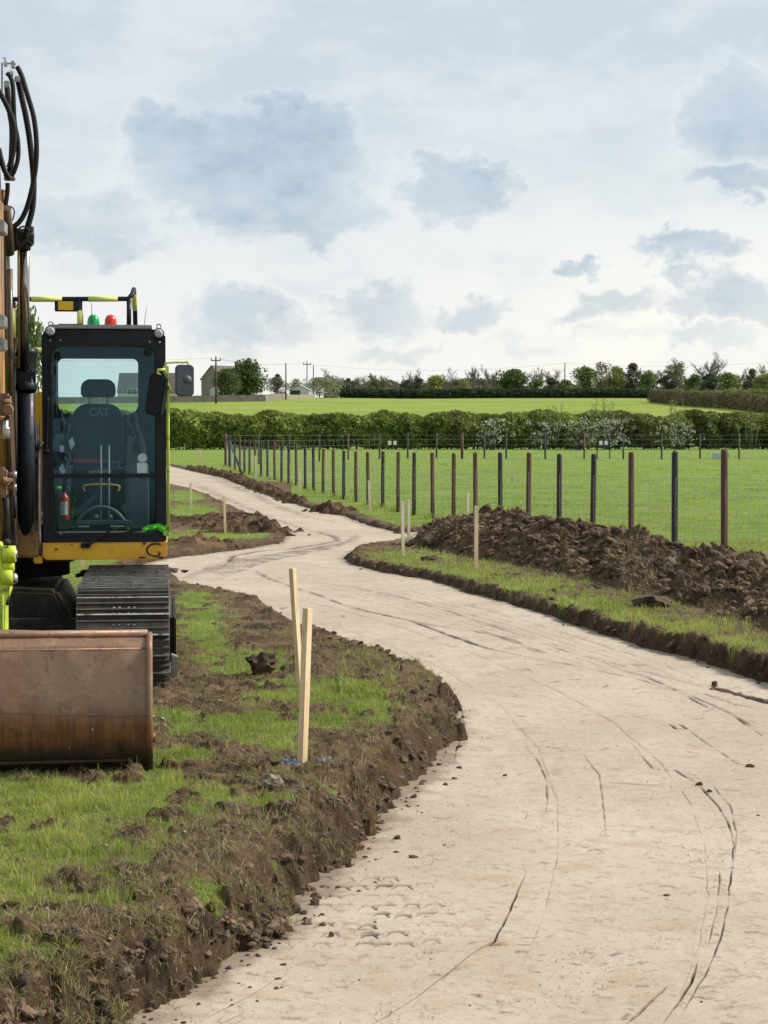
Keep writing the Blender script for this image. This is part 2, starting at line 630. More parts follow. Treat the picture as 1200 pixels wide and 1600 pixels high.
crack([(540, 945), (575, 955), (640, 970), (700, 992), (760, 1012), (800, 1022), (830, 1028)], 0.034, 0.030, 1.4)
crack([(825, 1027), (880, 1036), (940, 1050)], 0.02, 0.016, .7)
crack([(600, 962), (680, 978), (740, 985), (800, 1000), (870, 1026)], .018, .014, .6)
crack([(470, 905), (540, 915), (620, 932), (700, 955), (790, 985), (900, 1022), (1010, 1050), (1120, 1080), (1200, 1100)], .014, .010, .45)
crack([(420, 925), (520, 950), (640, 985), (760, 1030), (870, 1080), (960, 1130), (1030, 1190), (1075, 1250), (1100, 1320), (1105, 1400), (1090, 1480), (1060, 1560), (1030, 1610)], .012, .004, .16)
crack([(480, 965), (600, 1005), (700, 1050), (780, 1100), (840, 1170), (870, 1250), (870, 1340), (845, 1440), (800, 1540), (760, 1610)], .012, .003, .12)
crack([(395, 890), (420, 905), (450, 915), (500, 930), (560, 955)], 0.012, 0.012, 0.6)
crack([(350, 885), (365, 868), (400, 862), (450, 858), (500, 850), (528, 845), (522, 838), (490, 830)], 0.04, 0.022, 0.9)
crack([(345, 892), (352, 880), (372, 872), (430, 865)], 0.012, 0.010, 0.45)
crack([(740, 980), (800, 1003), (850, 1022)], 0.010, 0.010, 0.5)
crack([(880, 1035), (940, 1048), (1000, 1062), (1060, 1080), (1120, 1105), (1170, 1130), (1200, 1150)], 0.012, 0.013, 0.7)
crack([(960, 1042), (1010, 1058), (1050, 1075), (1090, 1098), (1105, 1106), (1130, 1108), (1165, 1130), (1200, 1160)], 0.014, 0.014, 0.8)
crack([(1040, 1075), (1100, 1085), (1150, 1102), (1200, 1110)], 0.010, 0.010, 0.6)
crack([(1043, 1130), (1056, 1138), (1072, 1138), (1060, 1130)], 0.014, 0.015, 0.9)
crack([(1075, 1140), (1110, 1165), (1150, 1193), (1190, 1203)], 0.008, 0.008, 0.4)
crack([(990, 1165), (1005, 1185), (1020, 1200), (1055, 1203), (1090, 1225), (1120, 1258), (1140, 1290), (1146, 1320), (1142, 1360), (1138, 1410), (1128, 1455), (1115, 1495), (1100, 1525), (1075, 1565), (1050, 1610)], 0.011, 0.012, 0.7)
crack([(1110, 1225), (1140, 1260), (1150, 1300), (1147, 1335)], 0.008, 0.008, 0.4)
crack([(1120, 1345), (1124, 1380), (1118, 1425), (1105, 1480)], 0.010, 0.008, 0.3)
crack([(1090, 1500), (1080, 1535), (1050, 1580), (1030, 1610)], 0.014, 0.016, 0.8)
crack([(1042, 1540), (1020, 1560), (995, 1585), (975, 1605)], 0.018, 0.02, 1.0)
crack([(820, 1168), (840, 1190), (852, 1215), (854, 1250), (852, 1280)], 0.008, 0.008, 0.45)
crack([(910, 1180), (935, 1210), (942, 1260), (945, 1310)], 0.007, 0.007, 0.3)
crack([(822, 1360), (815, 1375), (806, 1400), (790, 1435), (773, 1470), (750, 1482), (710, 1512), (680, 1535), (630, 1572), (570, 1605)], 0.011, 0.014, 0.9)
crack([(775, 1470), (765, 1477), (745, 1485)], 0.014, 0.014, 0.9)
crack([(720, 1110), (724, 1130), (716, 1160), (708, 1190)], 0.010, 0.012, 0.8)
crack([(380, 1580), (340, 1600)], 0.010, 0.012, 0.6)
crack([(430, 1530), (380, 1560), (320, 1590)], 0.010, 0.010, 0.5)
crack([(800, 1168), (850, 1168), (880, 1172)], 0.018, 0.012, 0.7)
crack([(950, 1222), (1000, 1225), (1070, 1228)], 0.030, 0.008, 0.5)
crack([(330, 745), (380, 765), (430, 790), (480, 808), (540, 818)], 0.03, 0.012, 0.35)
crack([(300, 755), (350, 778), (410, 805), (470, 825), (520, 838)], 0.03, 0.012, 0.3)
for k in range(8):                          # faint wheel lines following the bends
    o = k * 9 - 20
    crack([(300 + o, 905), (360 + o, 880), (430 + o * 0.8, 868), (500 + o * 0.5, 856), (560, 842 - o * 0.15)], 0.022, 0.010, 0.45)
for k in range(7):
    o = k * 21 + random.uniform(-8, 8)
    crack([(430 + o, 905 + o * 0.1), (520 + o, 925), (640 + o, 955), (760 + o, 990), (900 + o, 1035), (1010 + o, 1080)], 0.014, 0.006, random.uniform(.08, .22), 0.05)
for r in range(8):                          # tread chevrons left by a wheel
    for c in range(7):
        x = 440 + c * 34 + (r % 2) * 16 + random.uniform(-5, 5) + r * 4 - (r > 5) * 20
        y = 1365 + r * 15 + c * 3 - (c * c) * 0.5 + random.uniform(-2, 2)
        if random.random() < 0.72:
            w = random.uniform(12, 16)
            k_ = random.uniform(0.5, 1.35) * (0.25 + math.exp(-((c - 2.6) / 2.6) ** 2 - ((r - 3.6) / 3.4) ** 2))
            crack([(x - w * .62, y + .6), (x - w * .2, y), (x + w * .25, y), (x + w * .62, y + .5)], random.uniform(0.030, 0.046), 0.022 * k_, k_, 0.002, False)
            crack([(x - w * 1.05, y + 6), (x - w * .5, y + .6)], 0.014, 0.016 * k_, k_ * .9, 0.002, False)
            if random.random() < .75: crack([(x + w * .5, y + .5), (x + w * 1.05, y + 6)], 0.014, 0.016 * k_, k_ * .9, 0.002, False)
for k in range(34):                         # fainter prints further along
    x = random.uniform(1080, 1195); y = random.uniform(1290, 1560)
    w = random.uniform(10, 18)
    crack([(x - w, y + 4), (x, y), (x + w, y + 4)], 0.010, 0.010, 0.3, 0.004)
for k in range(900):                        # short dry creases
    y = 900 + 700 * random.random() ** 0.8
    x = random.uniform(250, 1200)
    w = random.uniform(3, 17)
    crack([(x - w, y + random.uniform(-3, 3)), (x, y), (x + w, y + random.uniform(-3, 3))], random.uniform(0.010, 0.026), random.uniform(0.001, 0.004), random.choice((.10, .15, .25, .5)) * random.uniform(.6, 1.1), 0.06)

prow = np.concatenate([np.linspace(2100, 1722, 60), np.linspace(1720, 1050, 640), np.linspace(1049, 715, 330)])
PYr = 6690 / (prow - 659)
puc = np.concatenate([np.linspace(-0.5, -0.206, 40), np.linspace(-0.205, 0.205, 1150), np.linspace(0.206, 0.7, 70)])
PX = puc[None, :] * PYr[:, None]
PY = np.repeat(PYr[:, None], len(puc), axis=1)
psd = poly_sd(PX, PY)
pz = path_z(PX, PY)
groove_shade = np.zeros_like(PX)
pdep = np.zeros_like(PX)
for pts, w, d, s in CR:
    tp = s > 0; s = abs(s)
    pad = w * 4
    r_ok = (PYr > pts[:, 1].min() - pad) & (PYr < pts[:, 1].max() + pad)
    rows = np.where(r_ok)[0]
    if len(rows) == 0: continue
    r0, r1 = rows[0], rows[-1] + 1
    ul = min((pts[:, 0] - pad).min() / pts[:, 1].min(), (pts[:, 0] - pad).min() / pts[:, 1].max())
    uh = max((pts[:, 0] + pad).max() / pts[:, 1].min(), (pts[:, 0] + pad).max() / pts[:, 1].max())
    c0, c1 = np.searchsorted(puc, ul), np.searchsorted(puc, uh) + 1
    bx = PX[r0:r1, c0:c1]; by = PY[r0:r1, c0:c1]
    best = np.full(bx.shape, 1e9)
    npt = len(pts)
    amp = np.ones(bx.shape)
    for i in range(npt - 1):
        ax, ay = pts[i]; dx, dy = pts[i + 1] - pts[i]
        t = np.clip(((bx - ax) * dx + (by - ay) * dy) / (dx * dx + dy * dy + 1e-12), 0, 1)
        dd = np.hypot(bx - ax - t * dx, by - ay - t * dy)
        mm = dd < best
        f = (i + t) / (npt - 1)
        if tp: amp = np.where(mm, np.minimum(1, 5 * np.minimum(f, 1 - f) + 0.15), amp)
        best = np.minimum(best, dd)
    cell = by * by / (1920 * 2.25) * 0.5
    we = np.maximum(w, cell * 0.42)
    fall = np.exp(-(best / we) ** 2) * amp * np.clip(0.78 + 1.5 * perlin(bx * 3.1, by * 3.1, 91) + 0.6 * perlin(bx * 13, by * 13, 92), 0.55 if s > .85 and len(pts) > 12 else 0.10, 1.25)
    groove_shade[r0:r1, c0:c1] = np.maximum(groove_shade[r0:r1, c0:c1], fall * s)
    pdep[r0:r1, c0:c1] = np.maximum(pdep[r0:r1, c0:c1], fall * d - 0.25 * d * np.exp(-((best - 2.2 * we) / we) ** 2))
pz = pz - pdep


def path_material():
    m, nt, out = nt_new('compacted_clay')
    n = N(nt)
    p = n.add('ShaderNodeBsdfPrincipled')
    n.link(p.outputs[0], out.inputs[0])
    g = n.add('ShaderNodeNewGeometry').outputs['Position']
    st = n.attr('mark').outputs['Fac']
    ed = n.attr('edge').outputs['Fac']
    a = n.noise(g, 0.55, 6, 0.6)
    b = n.noise(g, 3.5, 8, 0.68)
    c = n.noise(g, 16.0, 6, 0.7)
    d = n.noise(g, 60.0, 4, 0.7)
    col = n.mix(n.ramp(a, 0.35, 0.65), (0.352, 0.294, 0.226), (0.412, 0.352, 0.278))
    col = n.mix(n.math('MULTIPLY', n.ramp(b, 0.50, 0.66), 0.6), col, (0.33, 0.240, 0.155))
    col = n.mix(n.math('MULTIPLY', n.ramp(c, 0.52, 0.66), 0.65), col, (0.27, 0.195, 0.125))
    col = n.mix(n.math('MULTIPLY', n.ramp(d, 0.56, 0.70), 0.6), col, (0.22, 0.165, 0.11))
    col = n.mix(n.math('MULTIPLY', n.ramp(d, 0.45, 0.30), 0.25), col, (0.60, 0.53, 0.44))
    col = n.mix(n.math('MULTIPLY', n.ramp(n.noise(g, 1.7, 8, 0.75), 0.60, 0.70), 0.55), col, (0.24, 0.18, 0.085))
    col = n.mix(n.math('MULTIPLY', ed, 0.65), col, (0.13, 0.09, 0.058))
    col = n.mix(n.math('POWER', st, 0.75), col, (0.050, 0.033, 0.020))  # shade inside the grooves painted into the colour as dark soil
    n.val(p.inputs['Base Color'], col)
    p.inputs['Roughness'].default_value = 0.9
    p.inputs['Specular IOR Level'].default_value = 0.25
    h = n.math('ADD', n.math('ADD', c, n.math('MULTIPLY', d, 0.5)), n.math('MULTIPLY', n.noise(g, 7.0, 5, 0.6), 1.5))
    n.link(n.bump(h, 0.35, 0.010), p.inputs['Normal'])
    return m


keep = psd < 0.3
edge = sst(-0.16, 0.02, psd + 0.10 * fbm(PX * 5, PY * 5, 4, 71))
pathV = np.stack([PX, PY, pz], -1).reshape(-1, 3)
pq = grid_quads(*PX.shape, keep=keep)
used = np.unique(pq)
remap = np.full(len(pathV), -1, dtype=np.int64); remap[used] = np.arange(len(used))
path = npmesh('path', pathV[used], remap[pq], mat=path_material(), smooth=True, attrs={'mark': groove_shade.ravel()[used], 'edge': edge.ravel()[used]})
tag(path, 'winding pale clay path freshly dug through the grass with wheel marks', 'path', kind='structure')
del pathV, PX, PY

# ------------------------------------------------------------------ grass
M_blade = leafmat('grass_blades', 0.45, 0.5)


def blades(name, x, y, z, h, w, col, lean=0.45, tall=True):
    n = len(x)
    a = RNG.uniform(0, 2 * math.pi, n)
    la = RNG.uniform(0, 2 * math.pi, n)
    l = np.abs(RNG.normal(0, lean, n)) * h
    dx, dy = np.cos(a) * w * 0.5, np.sin(a) * w * 0.5
    lx, ly = np.cos(la) * l, np.sin(la) * l
    b = np.stack([x, y, z - 0.01], -1)
    W = np.stack([dx, dy, np.zeros(n)], -1)
    mid = b + np.stack([lx * 0.35, ly * 0.35, h * 0.55], -1)
    tip = b + np.stack([lx, ly, h * 0.98], -1)
    if tall:
        Vv = np.stack([b - W, b + W, mid + W * 0.7, mid - W * 0.7, tip], 1).reshape(-1, 3)
        i = np.arange(n) * 5
        q = np.stack([i, i + 1, i + 2, i + 3], -1); t = np.stack([i + 3, i + 2, i + 4], -1)
        k = 5
    else:
        Vv = np.stack([b - W, b + W, tip], 1).reshape(-1, 3)
        i = np.arange(n) * 3
        q = None; t = np.stack([i, i + 1, i + 2], -1); k = 3
    return npmesh(name, Vv, q, t, M_blade, col=np.repeat(col, k, axis=0))


def grass_cols(x, y, n, dry=0.15):
    t = np.clip(0.5 + 0.8 * fbm(x * 0.9, y * 0.9, 3, 201) + RNG.normal(0, 0.22, n), 0, 1)[:, None]
    c = np.array([0.185, 0.272, 0.030]) * (1 - t) + np.array([0.375, 0.430, 0.085]) * t
    d = RNG.random(n) < dry
    c[d] = np.array([0.44, 0.37, 0.19]) * RNG.uniform(0.7, 1.1, (d.sum(), 1))
    return c


def scatter_px(n, x0, x1, y0, y1, pw=1.0):
    px = RNG.uniform(x0, x1, n); py = y0 + (y1 - y0) * RNG.random(n) ** pw
    d = np.array([(px - 600) / F, CA + (800 - py) / F * SA, -SA + (800 - py) / F * CA])
    t = -HC / d[2]
    return d[0] * t, d[1] * t


xs, ys = scatter_px(330000, -160, 760, 905, 1700)
z, G, sd, mud, wall = ground_fields(xs, ys)
k = (RNG.random(len(xs)) < 0.022 * (sd > .12) + sst(0.18, 0.95, G) ** 1.3) & (sd > 0.05)
xs, ys, z, G = xs[k], ys[k], z[k], G[k]
n = len(xs)
clump = np.clip(1 + 1.2 * fbm(xs * 4, ys * 4, 4, 301), 0.25, 2.1)
hh = RNG.uniform(0.022, 0.060, n) * clump * (0.45 + 0.55 * G)
qx_, qy_ = proj(xs, ys, np.zeros_like(xs))
hh = hh * np.where((qx_ < 255) & (qy_ > 1185) & (qy_ < 1222), 0.5, 1.0)
g1 = blades('grass', xs, ys, z, hh, RNG.uniform(0.003, 0.006, n), grass_cols(xs, ys, n, 0.16))
tag(g1, 'fresh green grass tufts on the torn ground in front of the bucket', 'grass', kind='stuff')

xs, ys = scatter_px(200000, 530, 1300, 845, 1090)
z, G, sd, mud, wall = ground_fields(xs, ys)
k = (RNG.random(len(xs)) < sst(0.2, 0.9, G)) & (sd > 0.0)
xs, ys, z, G = xs[k], ys[k], z[k], G[k]
n = len(xs)
clump = np.clip(1 + 0.9 * fbm(xs * 4, ys * 4, 3, 302), 0.35, 1.9)
g2 = blades('grass', xs, ys, z, RNG.uniform(0.03, 0.075, n) * clump, RNG.uniform(0.006, 0.011, n), grass_cols(xs, ys, n, 0.30))
tag(g2, 'yellowish green verge grass between the right cut edge and the soil heap', 'grass', kind='stuff')

xs, ys = scatter_px(230000, -100, 1300, 703, 905)
z, G, sd, mud, wall = ground_fields(xs, ys)
ppx, ppy = proj(xs, ys, np.zeros_like(xs))
k = (RNG.random(len(xs)) < sst(0.4, 0.8, G) * 0.85) & (sd > 0.0) & ~((ppx > 640) & (ppy > 838))
xs, ys, z, G = xs[k], ys[k], z[k], G[k]
n = len(xs)
g3 = blades('grass', xs, ys, z, RNG.uniform(0.02, 0.055, n) * np.clip(1 + 0.8 * fbm(xs * 0.8, ys * 0.8, 3, 303), 0.3, 2), ys * 0.00042 * RNG.uniform(0.6, 1.2, n), grass_cols(xs * .25, ys * .25, n, 0.06) * (1 + .30 * fbm(xs * .22, ys * .10, 4, 304))[:, None].clip(.6, 1.4), tall=False)
tag(g3, 'short green pasture grass inside and along the post fence', 'grass', kind='stuff')

# dry straw, roots and torn stalks lying on the mud
xs, ys = scatter_px(110000, -60, 740, 905, 1680)
x2, y2 = scatter_px(50000, 540, 1260, 850, 1085)
xs = np.concatenate([xs, x2]); ys = np.concatenate([ys, y2])
z, G, sd, mud, wall = ground_fields(xs, ys)
dens = sst(-0.1, 0.5, fbm(xs * 2.5, ys * 2.5, 3, 401))
k = (RNG.random(len(xs)) < mud * 0.85 * dens + 0.22) & (sd > -0.01)
xs, ys, z = xs[k], ys[k], z[k]
n = len(xs)
c = np.array([0.37, 0.285, 0.155]) * RNG.uniform(0.35, 1.15, (n, 1)); gg_ = RNG.random(n) < .22; c[gg_] = np.array([.20, .26, .06])
st = blades('dry_grass', xs, ys, z + 0.012, RNG.uniform(0.02, 0.055, n), RNG.uniform(0.003, 0.006, n), c, lean=1.6)
tag(st, 'dry straw and torn roots strewn over the brown mud', 'straw', kind='stuff')

# ------------------------------------------------------------------ loose earth
M_clod = mat('dark_earth', (0.075, 0.046, 0.025), (0.165, 0.105, 0.060), 14, 0.95, bump=0.8, bscale=45)
M_clod2 = mat('black_earth', (0.042, 0.027, 0.016), (0.095, 0.060, 0.036), 9, 0.95, bump=0.8, bscale=45)
M_stone = mat('pale_flint', (0.20, 0.175, 0.135), (0.33, 0.295, 0.24), 8, 0.85, bump=0.4)


def lumps_np(name, x, y, z, r, m, parent=None, sq=0.7, seed=5, roughness=0.4, kind=None):
    V_, T_ = [], []
    base = 0
    r = np.asarray(r)
    big = r > 0.022
    for sub, sel in ((2, ~big), (3, big)):
        idx = np.where(sel)[0]
        if len(idx) == 0: continue
        t = bmesh.new()
        bmesh.ops.create_icosphere(t, subdivisions=sub, radius=1.0)
        bv = np.array([v.co[:] for v in t.verts]); bf = np.array([[v.index for v in f.verts] for f in t.faces]); t.free()
        variants = []
        for k in range(14):
            o = []
            for v in bv:
                p = Vector(v); q = Vector((k * 5.1 + seed, seed * .7, 2.2 * k))
                o.append(1 + roughness * (0.9 * mnoise.noise(p * 1.1 + q) + 0.55 * mnoise.noise(p * 2.6 + q) + 0.35 * mnoise.noise(p * 5.5 + q) + 0.2 * mnoise.noise(p * 11 + q)))
            variants.append(bv * np.array(o)[:, None])
        n = len(idx); nv = len(bv)
        out = np.empty((n, nv, 3))
        for j, i in enumerate(idx):
            v = variants[i % 14]
            a = random.uniform(0, 6.283); ca, sa = math.cos(a), math.sin(a)
            e = random.uniform(0.8, 1.3); ti = random.uniform(-.5, .5)
            X = v[:, 0] * e; Yv = v[:, 1] / e; Z = v[:, 2] * random.uniform(0.75, 1.15) * sq + X * ti
            out[j, :, 0] = x[i] + (X * ca - Yv * sa) * r[i]
            out[j, :, 1] = y[i] + (X * sa + Yv * ca) * r[i]
            out[j, :, 2] = z[i] + Z * r[i]
        V_.append(out.reshape(-1, 3)); T_.append((bf[None] + (np.arange(n) * nv)[:, None, None]).reshape(-1, 3) + base)
        base += n * nv
    return npmesh(name, np.concatenate(V_), None, np.concatenate(T_), m, parent)


xs, ys = scatter_px(34000, -60, 740, 905, 1660)
x2, y2 = scatter_px(9000, 530, 1260, 850, 1080)
x3, y3 = scatter_px(5000, 250, 660, 735, 905)
xs = np.concatenate([xs, x2, x3]); ys = np.concatenate([ys, y2, y3])
z, G, sd, mud, wall = ground_fields(xs, ys)
prob = mud * (0.07 + 0.45 * np.exp(-((sd - 0.06) / 0.16) ** 2)) * (0.4 + sst(-0.2, 0.5, fbm(xs * 1.8, ys * 1.8, 3, 411)))
k = (RNG.random(len(xs)) < prob) & (sd > -0.02)
xs, ys, z = xs[k], ys[k], z[k]
r = np.minimum(0.010 * np.exp(RNG.normal(0.2, 0.65, len(xs))), 0.026) * (1 + 0.016 * ys)
half = RNG.random(len(xs)) < 0.5
o = lumps_np('loose_soil', xs[half], ys[half], z[half], r[half], M_clod)
tag(o, 'crumbled brown soil clods along the cut edges of the path', 'soil', kind='stuff')
o = lumps_np('loose_soil', xs[~half], ys[~half], z[~half], r[~half], M_clod2, seed=9)
tag(o, 'darker damp soil crumbs among the clods along the cut edges', 'soil', kind='stuff')
# crumbs on the path close to its edge
xs, ys = scatter_px(16000, 150, 1250, 740, 1660)
sd = poly_sd(xs, ys)
k = (sd < 0.02) & (RNG.random(len(xs)) < 0.55 * np.exp(sd / 0.09) + 0.0022)
xs, ys = xs[k], ys[k]
r = 0.006 * np.exp(RNG.normal(0, 0.6, len(xs))) * (1 + 0.03 * ys)
o = lumps_np('soil_crumbs', xs, ys, path_z(xs, ys), np.minimum(r, 0.022), M_clod2, seed=19)
tag(o, 'small dark crumbs of earth fallen onto the pale path', 'soil', kind='stuff')
xs, ys = scatter_px(60000, 200, 1250, 870, 1650)
sd = poly_sd(xs, ys)
pm = sst(0.12, 0.5, fbm(xs * 2.3, ys * 1.1, 4, 431)) ** 2 + 1.2 * np.exp(sd / 0.12)
k = (sd < -0.02) & (RNG.random(len(xs)) < 0.16 * pm + 0.004)
xs, ys = xs[k], ys[k]; n = len(xs)
c = np.where((RNG.random(n) < .45)[:, None], np.array([[0.085, 0.055, 0.033]]), np.array([[0.26, 0.19, 0.095]])) * RNG.uniform(.6, 1.2, (n, 1))
o = blades('path_litter', xs, ys, path_z(xs, ys) + .006, RNG.uniform(.008, .022, n), RNG.uniform(.003, .006, n), c, lean=2.6, tall=False)
tag(o, 'bits of straw and root trodden into the pale path', 'litter', kind='stuff')
xs, ys = scatter_px(110, -20, 700, 905, 1600)
z, G, sd, mud, wall = ground_fields(xs, ys)
k = (mud > 0.4) & (sd > 0.05)
o = lumps_np('gravel', xs[k], ys[k], z[k] + 0.012, RNG.uniform(0.006, 0.016, k.sum()), M_stone, seed=29, roughness=0.3)
tag(o, 'pale flint pebbles scattered through the brown mud', 'gravel', kind='stuff')


def clod(px, py, w, h, label, m=None, onpath=False, name='earth_clod', cat='clod', grp=None, sq=None):
    zz = ZP if onpath else 0.0
    p = U(px, py, zz)
    zz = float(path_z(np.array([p[0]]), np.array([p[1]]))[0]) if onpath else float(ground_z(p[0], p[1])[0])
    s = F / p[1]
    b = MB()
    rw, rh = w / s / 2, h / s / 2
    b.lump((0, 0, rh * 0.40), rw, random.randint(0, 999), 3, 0.55, (1, 0.8, max(0.35, rh / rw)))
    o = b.build(name, m or M_clod2, smooth=False)
    o.location = (p[0], p[1], zz)
    tag(o, label, cat, grp)
    return o


clod(408, 1056, 44, 30, 'dark earth clod on the grass left of the paired timber stakes')
clod(366, 1268, 58, 16, 'long log-like slab of dark turf lying left below the front stake')
clod(288, 1298, 30, 16, 'dark flat clod on the bare mud below the bucket corner')
clod(426, 1236, 36, 26, 'pale-topped stone half buried beside the front stake', mat('muddy_stone', (.22, .18, .13), (.12, .085, .055), 14, .9, bump=.6), name='stone', cat='stone')
clod(497, 1204, 20, 20, 'small black clod against the foot of the front stake')
clod(675, 876, 30, 10, 'flat black turf slab on the verge near two stakes')
clod(862, 930, 18, 14, 'upright black clod on the verge grass below the heap')
clod(900, 935, 18, 12, 'rounded dark clod right of an upright clod on the verge')
clod(1020, 950, 60, 26, 'broad dark clod lying at the foot of the soil heap')
clod(936, 922, 16, 12, 'small dark clod near heap foot between verge tufts')
clod(621, 1309, 10, 9, 'lone black clod on the path level with the cut bank', onpath=True)
clod(545, 1354, 9, 11, 'upright black crumb on the path just off the left bank', onpath=True)
clod(491, 1415, 14, 12, 'largest black clod at the bank foot above the tread prints', onpath=True)
clod(518, 1464, 9, 9, 'small brown clod on the path among the tread prints', onpath=True)
clod(1093, 1227, 10, 7, 'black crumb on the curved wheel line at right of the path', onpath=True)
clod(1172, 1199, 12, 7, 'flat dark crumb on the path near the right frame edge', onpath=True)
clod(1108, 1238, 8, 6, 'tiny dark crumb just below another on the curved wheel line', onpath=True)
clod(1116, 1077, 10, 12, 'rounded knob of earth at the end of the muddy bar', onpath=True)

# ------------------------------------------------------------------ soil heap
crest_px = [(640, 846, 30.5, .02), (665, 0, 31.2, .30), (700, 0, 31.2, .46), (755, 0, 31.0, .60), (800, 0, 30.0, .56), (850, 0, 29.0, .56), (890, 0, 28.2, .50), (940, 0, 27.4, .54), (975, 0, 26.6, .46), (1010, 0, 25.8, .48),
            (1050, 0, 25.0, .38), (1100, 0, 24.0, .41), (1150, 0, 23.2, .42), (1200, 0, 22.4, .42), (1300, 0, 21.0, .42), (1400, 0, 19.5, .40)]
cx = np.array([(c[0] - 600) / F * c[2] for c in crest_px]); cy = np.array([c[2] for c in crest_px]); chh = np.array([c[3] for c in crest_px])
front_px = [(640, 852), (700, 864), (760, 873), (840, 893), (900, 908), (950, 914), (1000, 938), (1080, 953), (1140, 978), (1200, 990), (1300, 1030), (1400, 1060)]
fw = np.array([U(a, b)[:2] for a, b in front_px])
hx = np.arange(cx[0] - 0.8, cx[-1], 0.024); t_ = np.linspace(0, 1, 170)
fy = np.interp(hx, fw[:, 0], fw[:, 1]); cyi = np.interp(hx, cx, cy); hi = 0.95 * np.interp(hx, cx, chh, left=0)
by_ = cyi + 1.5
HX = np.repeat(hx[None, :], len(t_), axis=0)
HY = fy[None, :] * (1 - t_[:, None]) - 0.25 * (1 - t_[:, None]) + by_[None, :] * t_[:, None]
tc_ = ((cyi - fy) / (by_ - fy))[None, :]
tt = t_[:, None]
prof = np.where(tt < tc_, sst(0, 1, tt / tc_) ** 0.8, sst(0, 1, (1 - tt) / (1 - tc_)))
endf = sst(hx[0], hx[0] + 1.1, hx)[None, :]
base_n = fbm(HX * 1.3, HY * 1.3, 4, 501)
w1, r1 = worley(HX * 4.2 + 0.5 * base_n, HY * 4.2 + 0.3 * fbm(HX * 3, HY * 3, 2, 8), 511)
w2, r2 = worley(HX * 9.5, HY * 9.5, 512)
w3, r3 = worley(HX * 22, HY * 22, 513)
mask = np.clip(prof * 3.5, 0, 1) * endf
HZ = hi[None, :] * prof * endf * (1 + 0.22 * base_n) + mask * (np.maximum(0, 1 - (w1 / .6) ** 2) * r1 * 0.11 + np.maximum(0, 1 - (w2 / .6) ** 2) * r2 * 0.075 + np.maximum(0, 1 - (w3 / .6) ** 2) * r3 * .03) - 0.06


def heap_material():
    m, nt, out = nt_new('heaped_soil')
    n = N(nt)
    p = n.add('ShaderNodeBsdfPrincipled'); n.link(p.outputs[0], out.inputs[0])
    g = n.add('ShaderNodeNewGeometry').outputs['Position']
    a = n.noise(g, 1.6, 7, 0.65); b = n.noise(g, 9, 7, 0.7)
    col = n.mix(n.ramp(a, 0.35, 0.68), (0.045, 0.027, 0.015), (0.155, 0.096, 0.054))
    col = n.mix(n.math('MULTIPLY', n.ramp(b, 0.52, 0.72), 0.5), col, (0.160, 0.108, 0.066))
    dry = n.math('MULTIPLY', n.attr('dry').outputs['Fac'], n.ramp(b, 0.35, 0.6))
    col = n.mix(dry, col, (0.215, 0.155, 0.088))
    n.val(p.inputs['Base Color'], col)
    p.inputs['Roughness'].default_value = 0.95
    p.inputs['Specular IOR Level'].default_value = 0.2
    n.link(n.bump(n.math('ADD', b, n.noise(g, 40, 6, 0.7)), 0.8, 0.03), p.inputs['Normal'])
    return m


hpx, _ = proj(HX, HY, HZ)
dry = np.clip(np.exp(-((hpx - 1000) / 75) ** 2) * 0.8 + 0.45 * sst(1080, 1200, hpx), 0, 1) * np.clip(0.6 + fbm(HX * 1.5, HY * 1.5, 3, 521), 0, 1)
heap = npmesh('soil_heap', np.stack([HX, HY, HZ], -1).reshape(-1, 3), grid_quads(*HX.shape), mat=heap_material(), attrs={'dry': dry}, smooth=False)
tag(heap, 'long heap of dark dug earth and turf lying between verge and post fence', 'soil heap')
iy = RNG.integers(4, 168, 2600); ix = RNG.integers(2, len(hx) - 2, 2600)
ok = mask[iy, ix] > 0.5
iy, ix = iy[ok], ix[ok]
rr = np.minimum(0.028 * np.exp(RNG.normal(0, 0.55, len(iy))), 0.085)
o = lumps_np('clods', HX[iy, ix], HY[iy, ix], HZ[iy, ix], rr, M_clod, heap, 0.75, 33, 0.5); o['kind'] = 'stuff'
iy = RNG.integers(4, 168, 900); ix = RNG.integers(2, len(hx) - 2, 900)
ok = mask[iy, ix] > 0.5; iy, ix = iy[ok], ix[ok]
o = lumps_np('dark_clods', HX[iy, ix], HY[iy, ix], HZ[iy, ix], np.minimum(0.028 * np.exp(RNG.normal(0, 0.6, len(iy))), 0.10), M_clod2, heap, 0.75, 43, 0.5); o['kind'] = 'stuff'
# turf torn up with the soil
iy = RNG.integers(4, 150, 26000); ix = RNG.integers(2, len(hx) - 2, 26000)
gsel = (fbm(HX[iy, ix] * 2.2, HY[iy, ix] * 2.2, 3, 531) + 0.9 * dry[iy, ix] > 0.42) & (mask[iy, ix] > 0.3)
iy, ix = iy[gsel], ix[gsel]
n = len(iy)
c = np.array([0.30, 0.225, 0.12]) * RNG.uniform(0.4, 1.15, (n, 1)); gr = RNG.random(n) < 0.14; c[gr] = (0.16, 0.22, 0.05)
o = blades('torn_grass', HX[iy, ix], HY[iy, ix], HZ[iy, ix] + .02, RNG.uniform(0.03, 0.08, n), RNG.uniform(0.006, 0.012, n), c, lean=1.3)
o.parent = heap; o['kind'] = 'stuff'
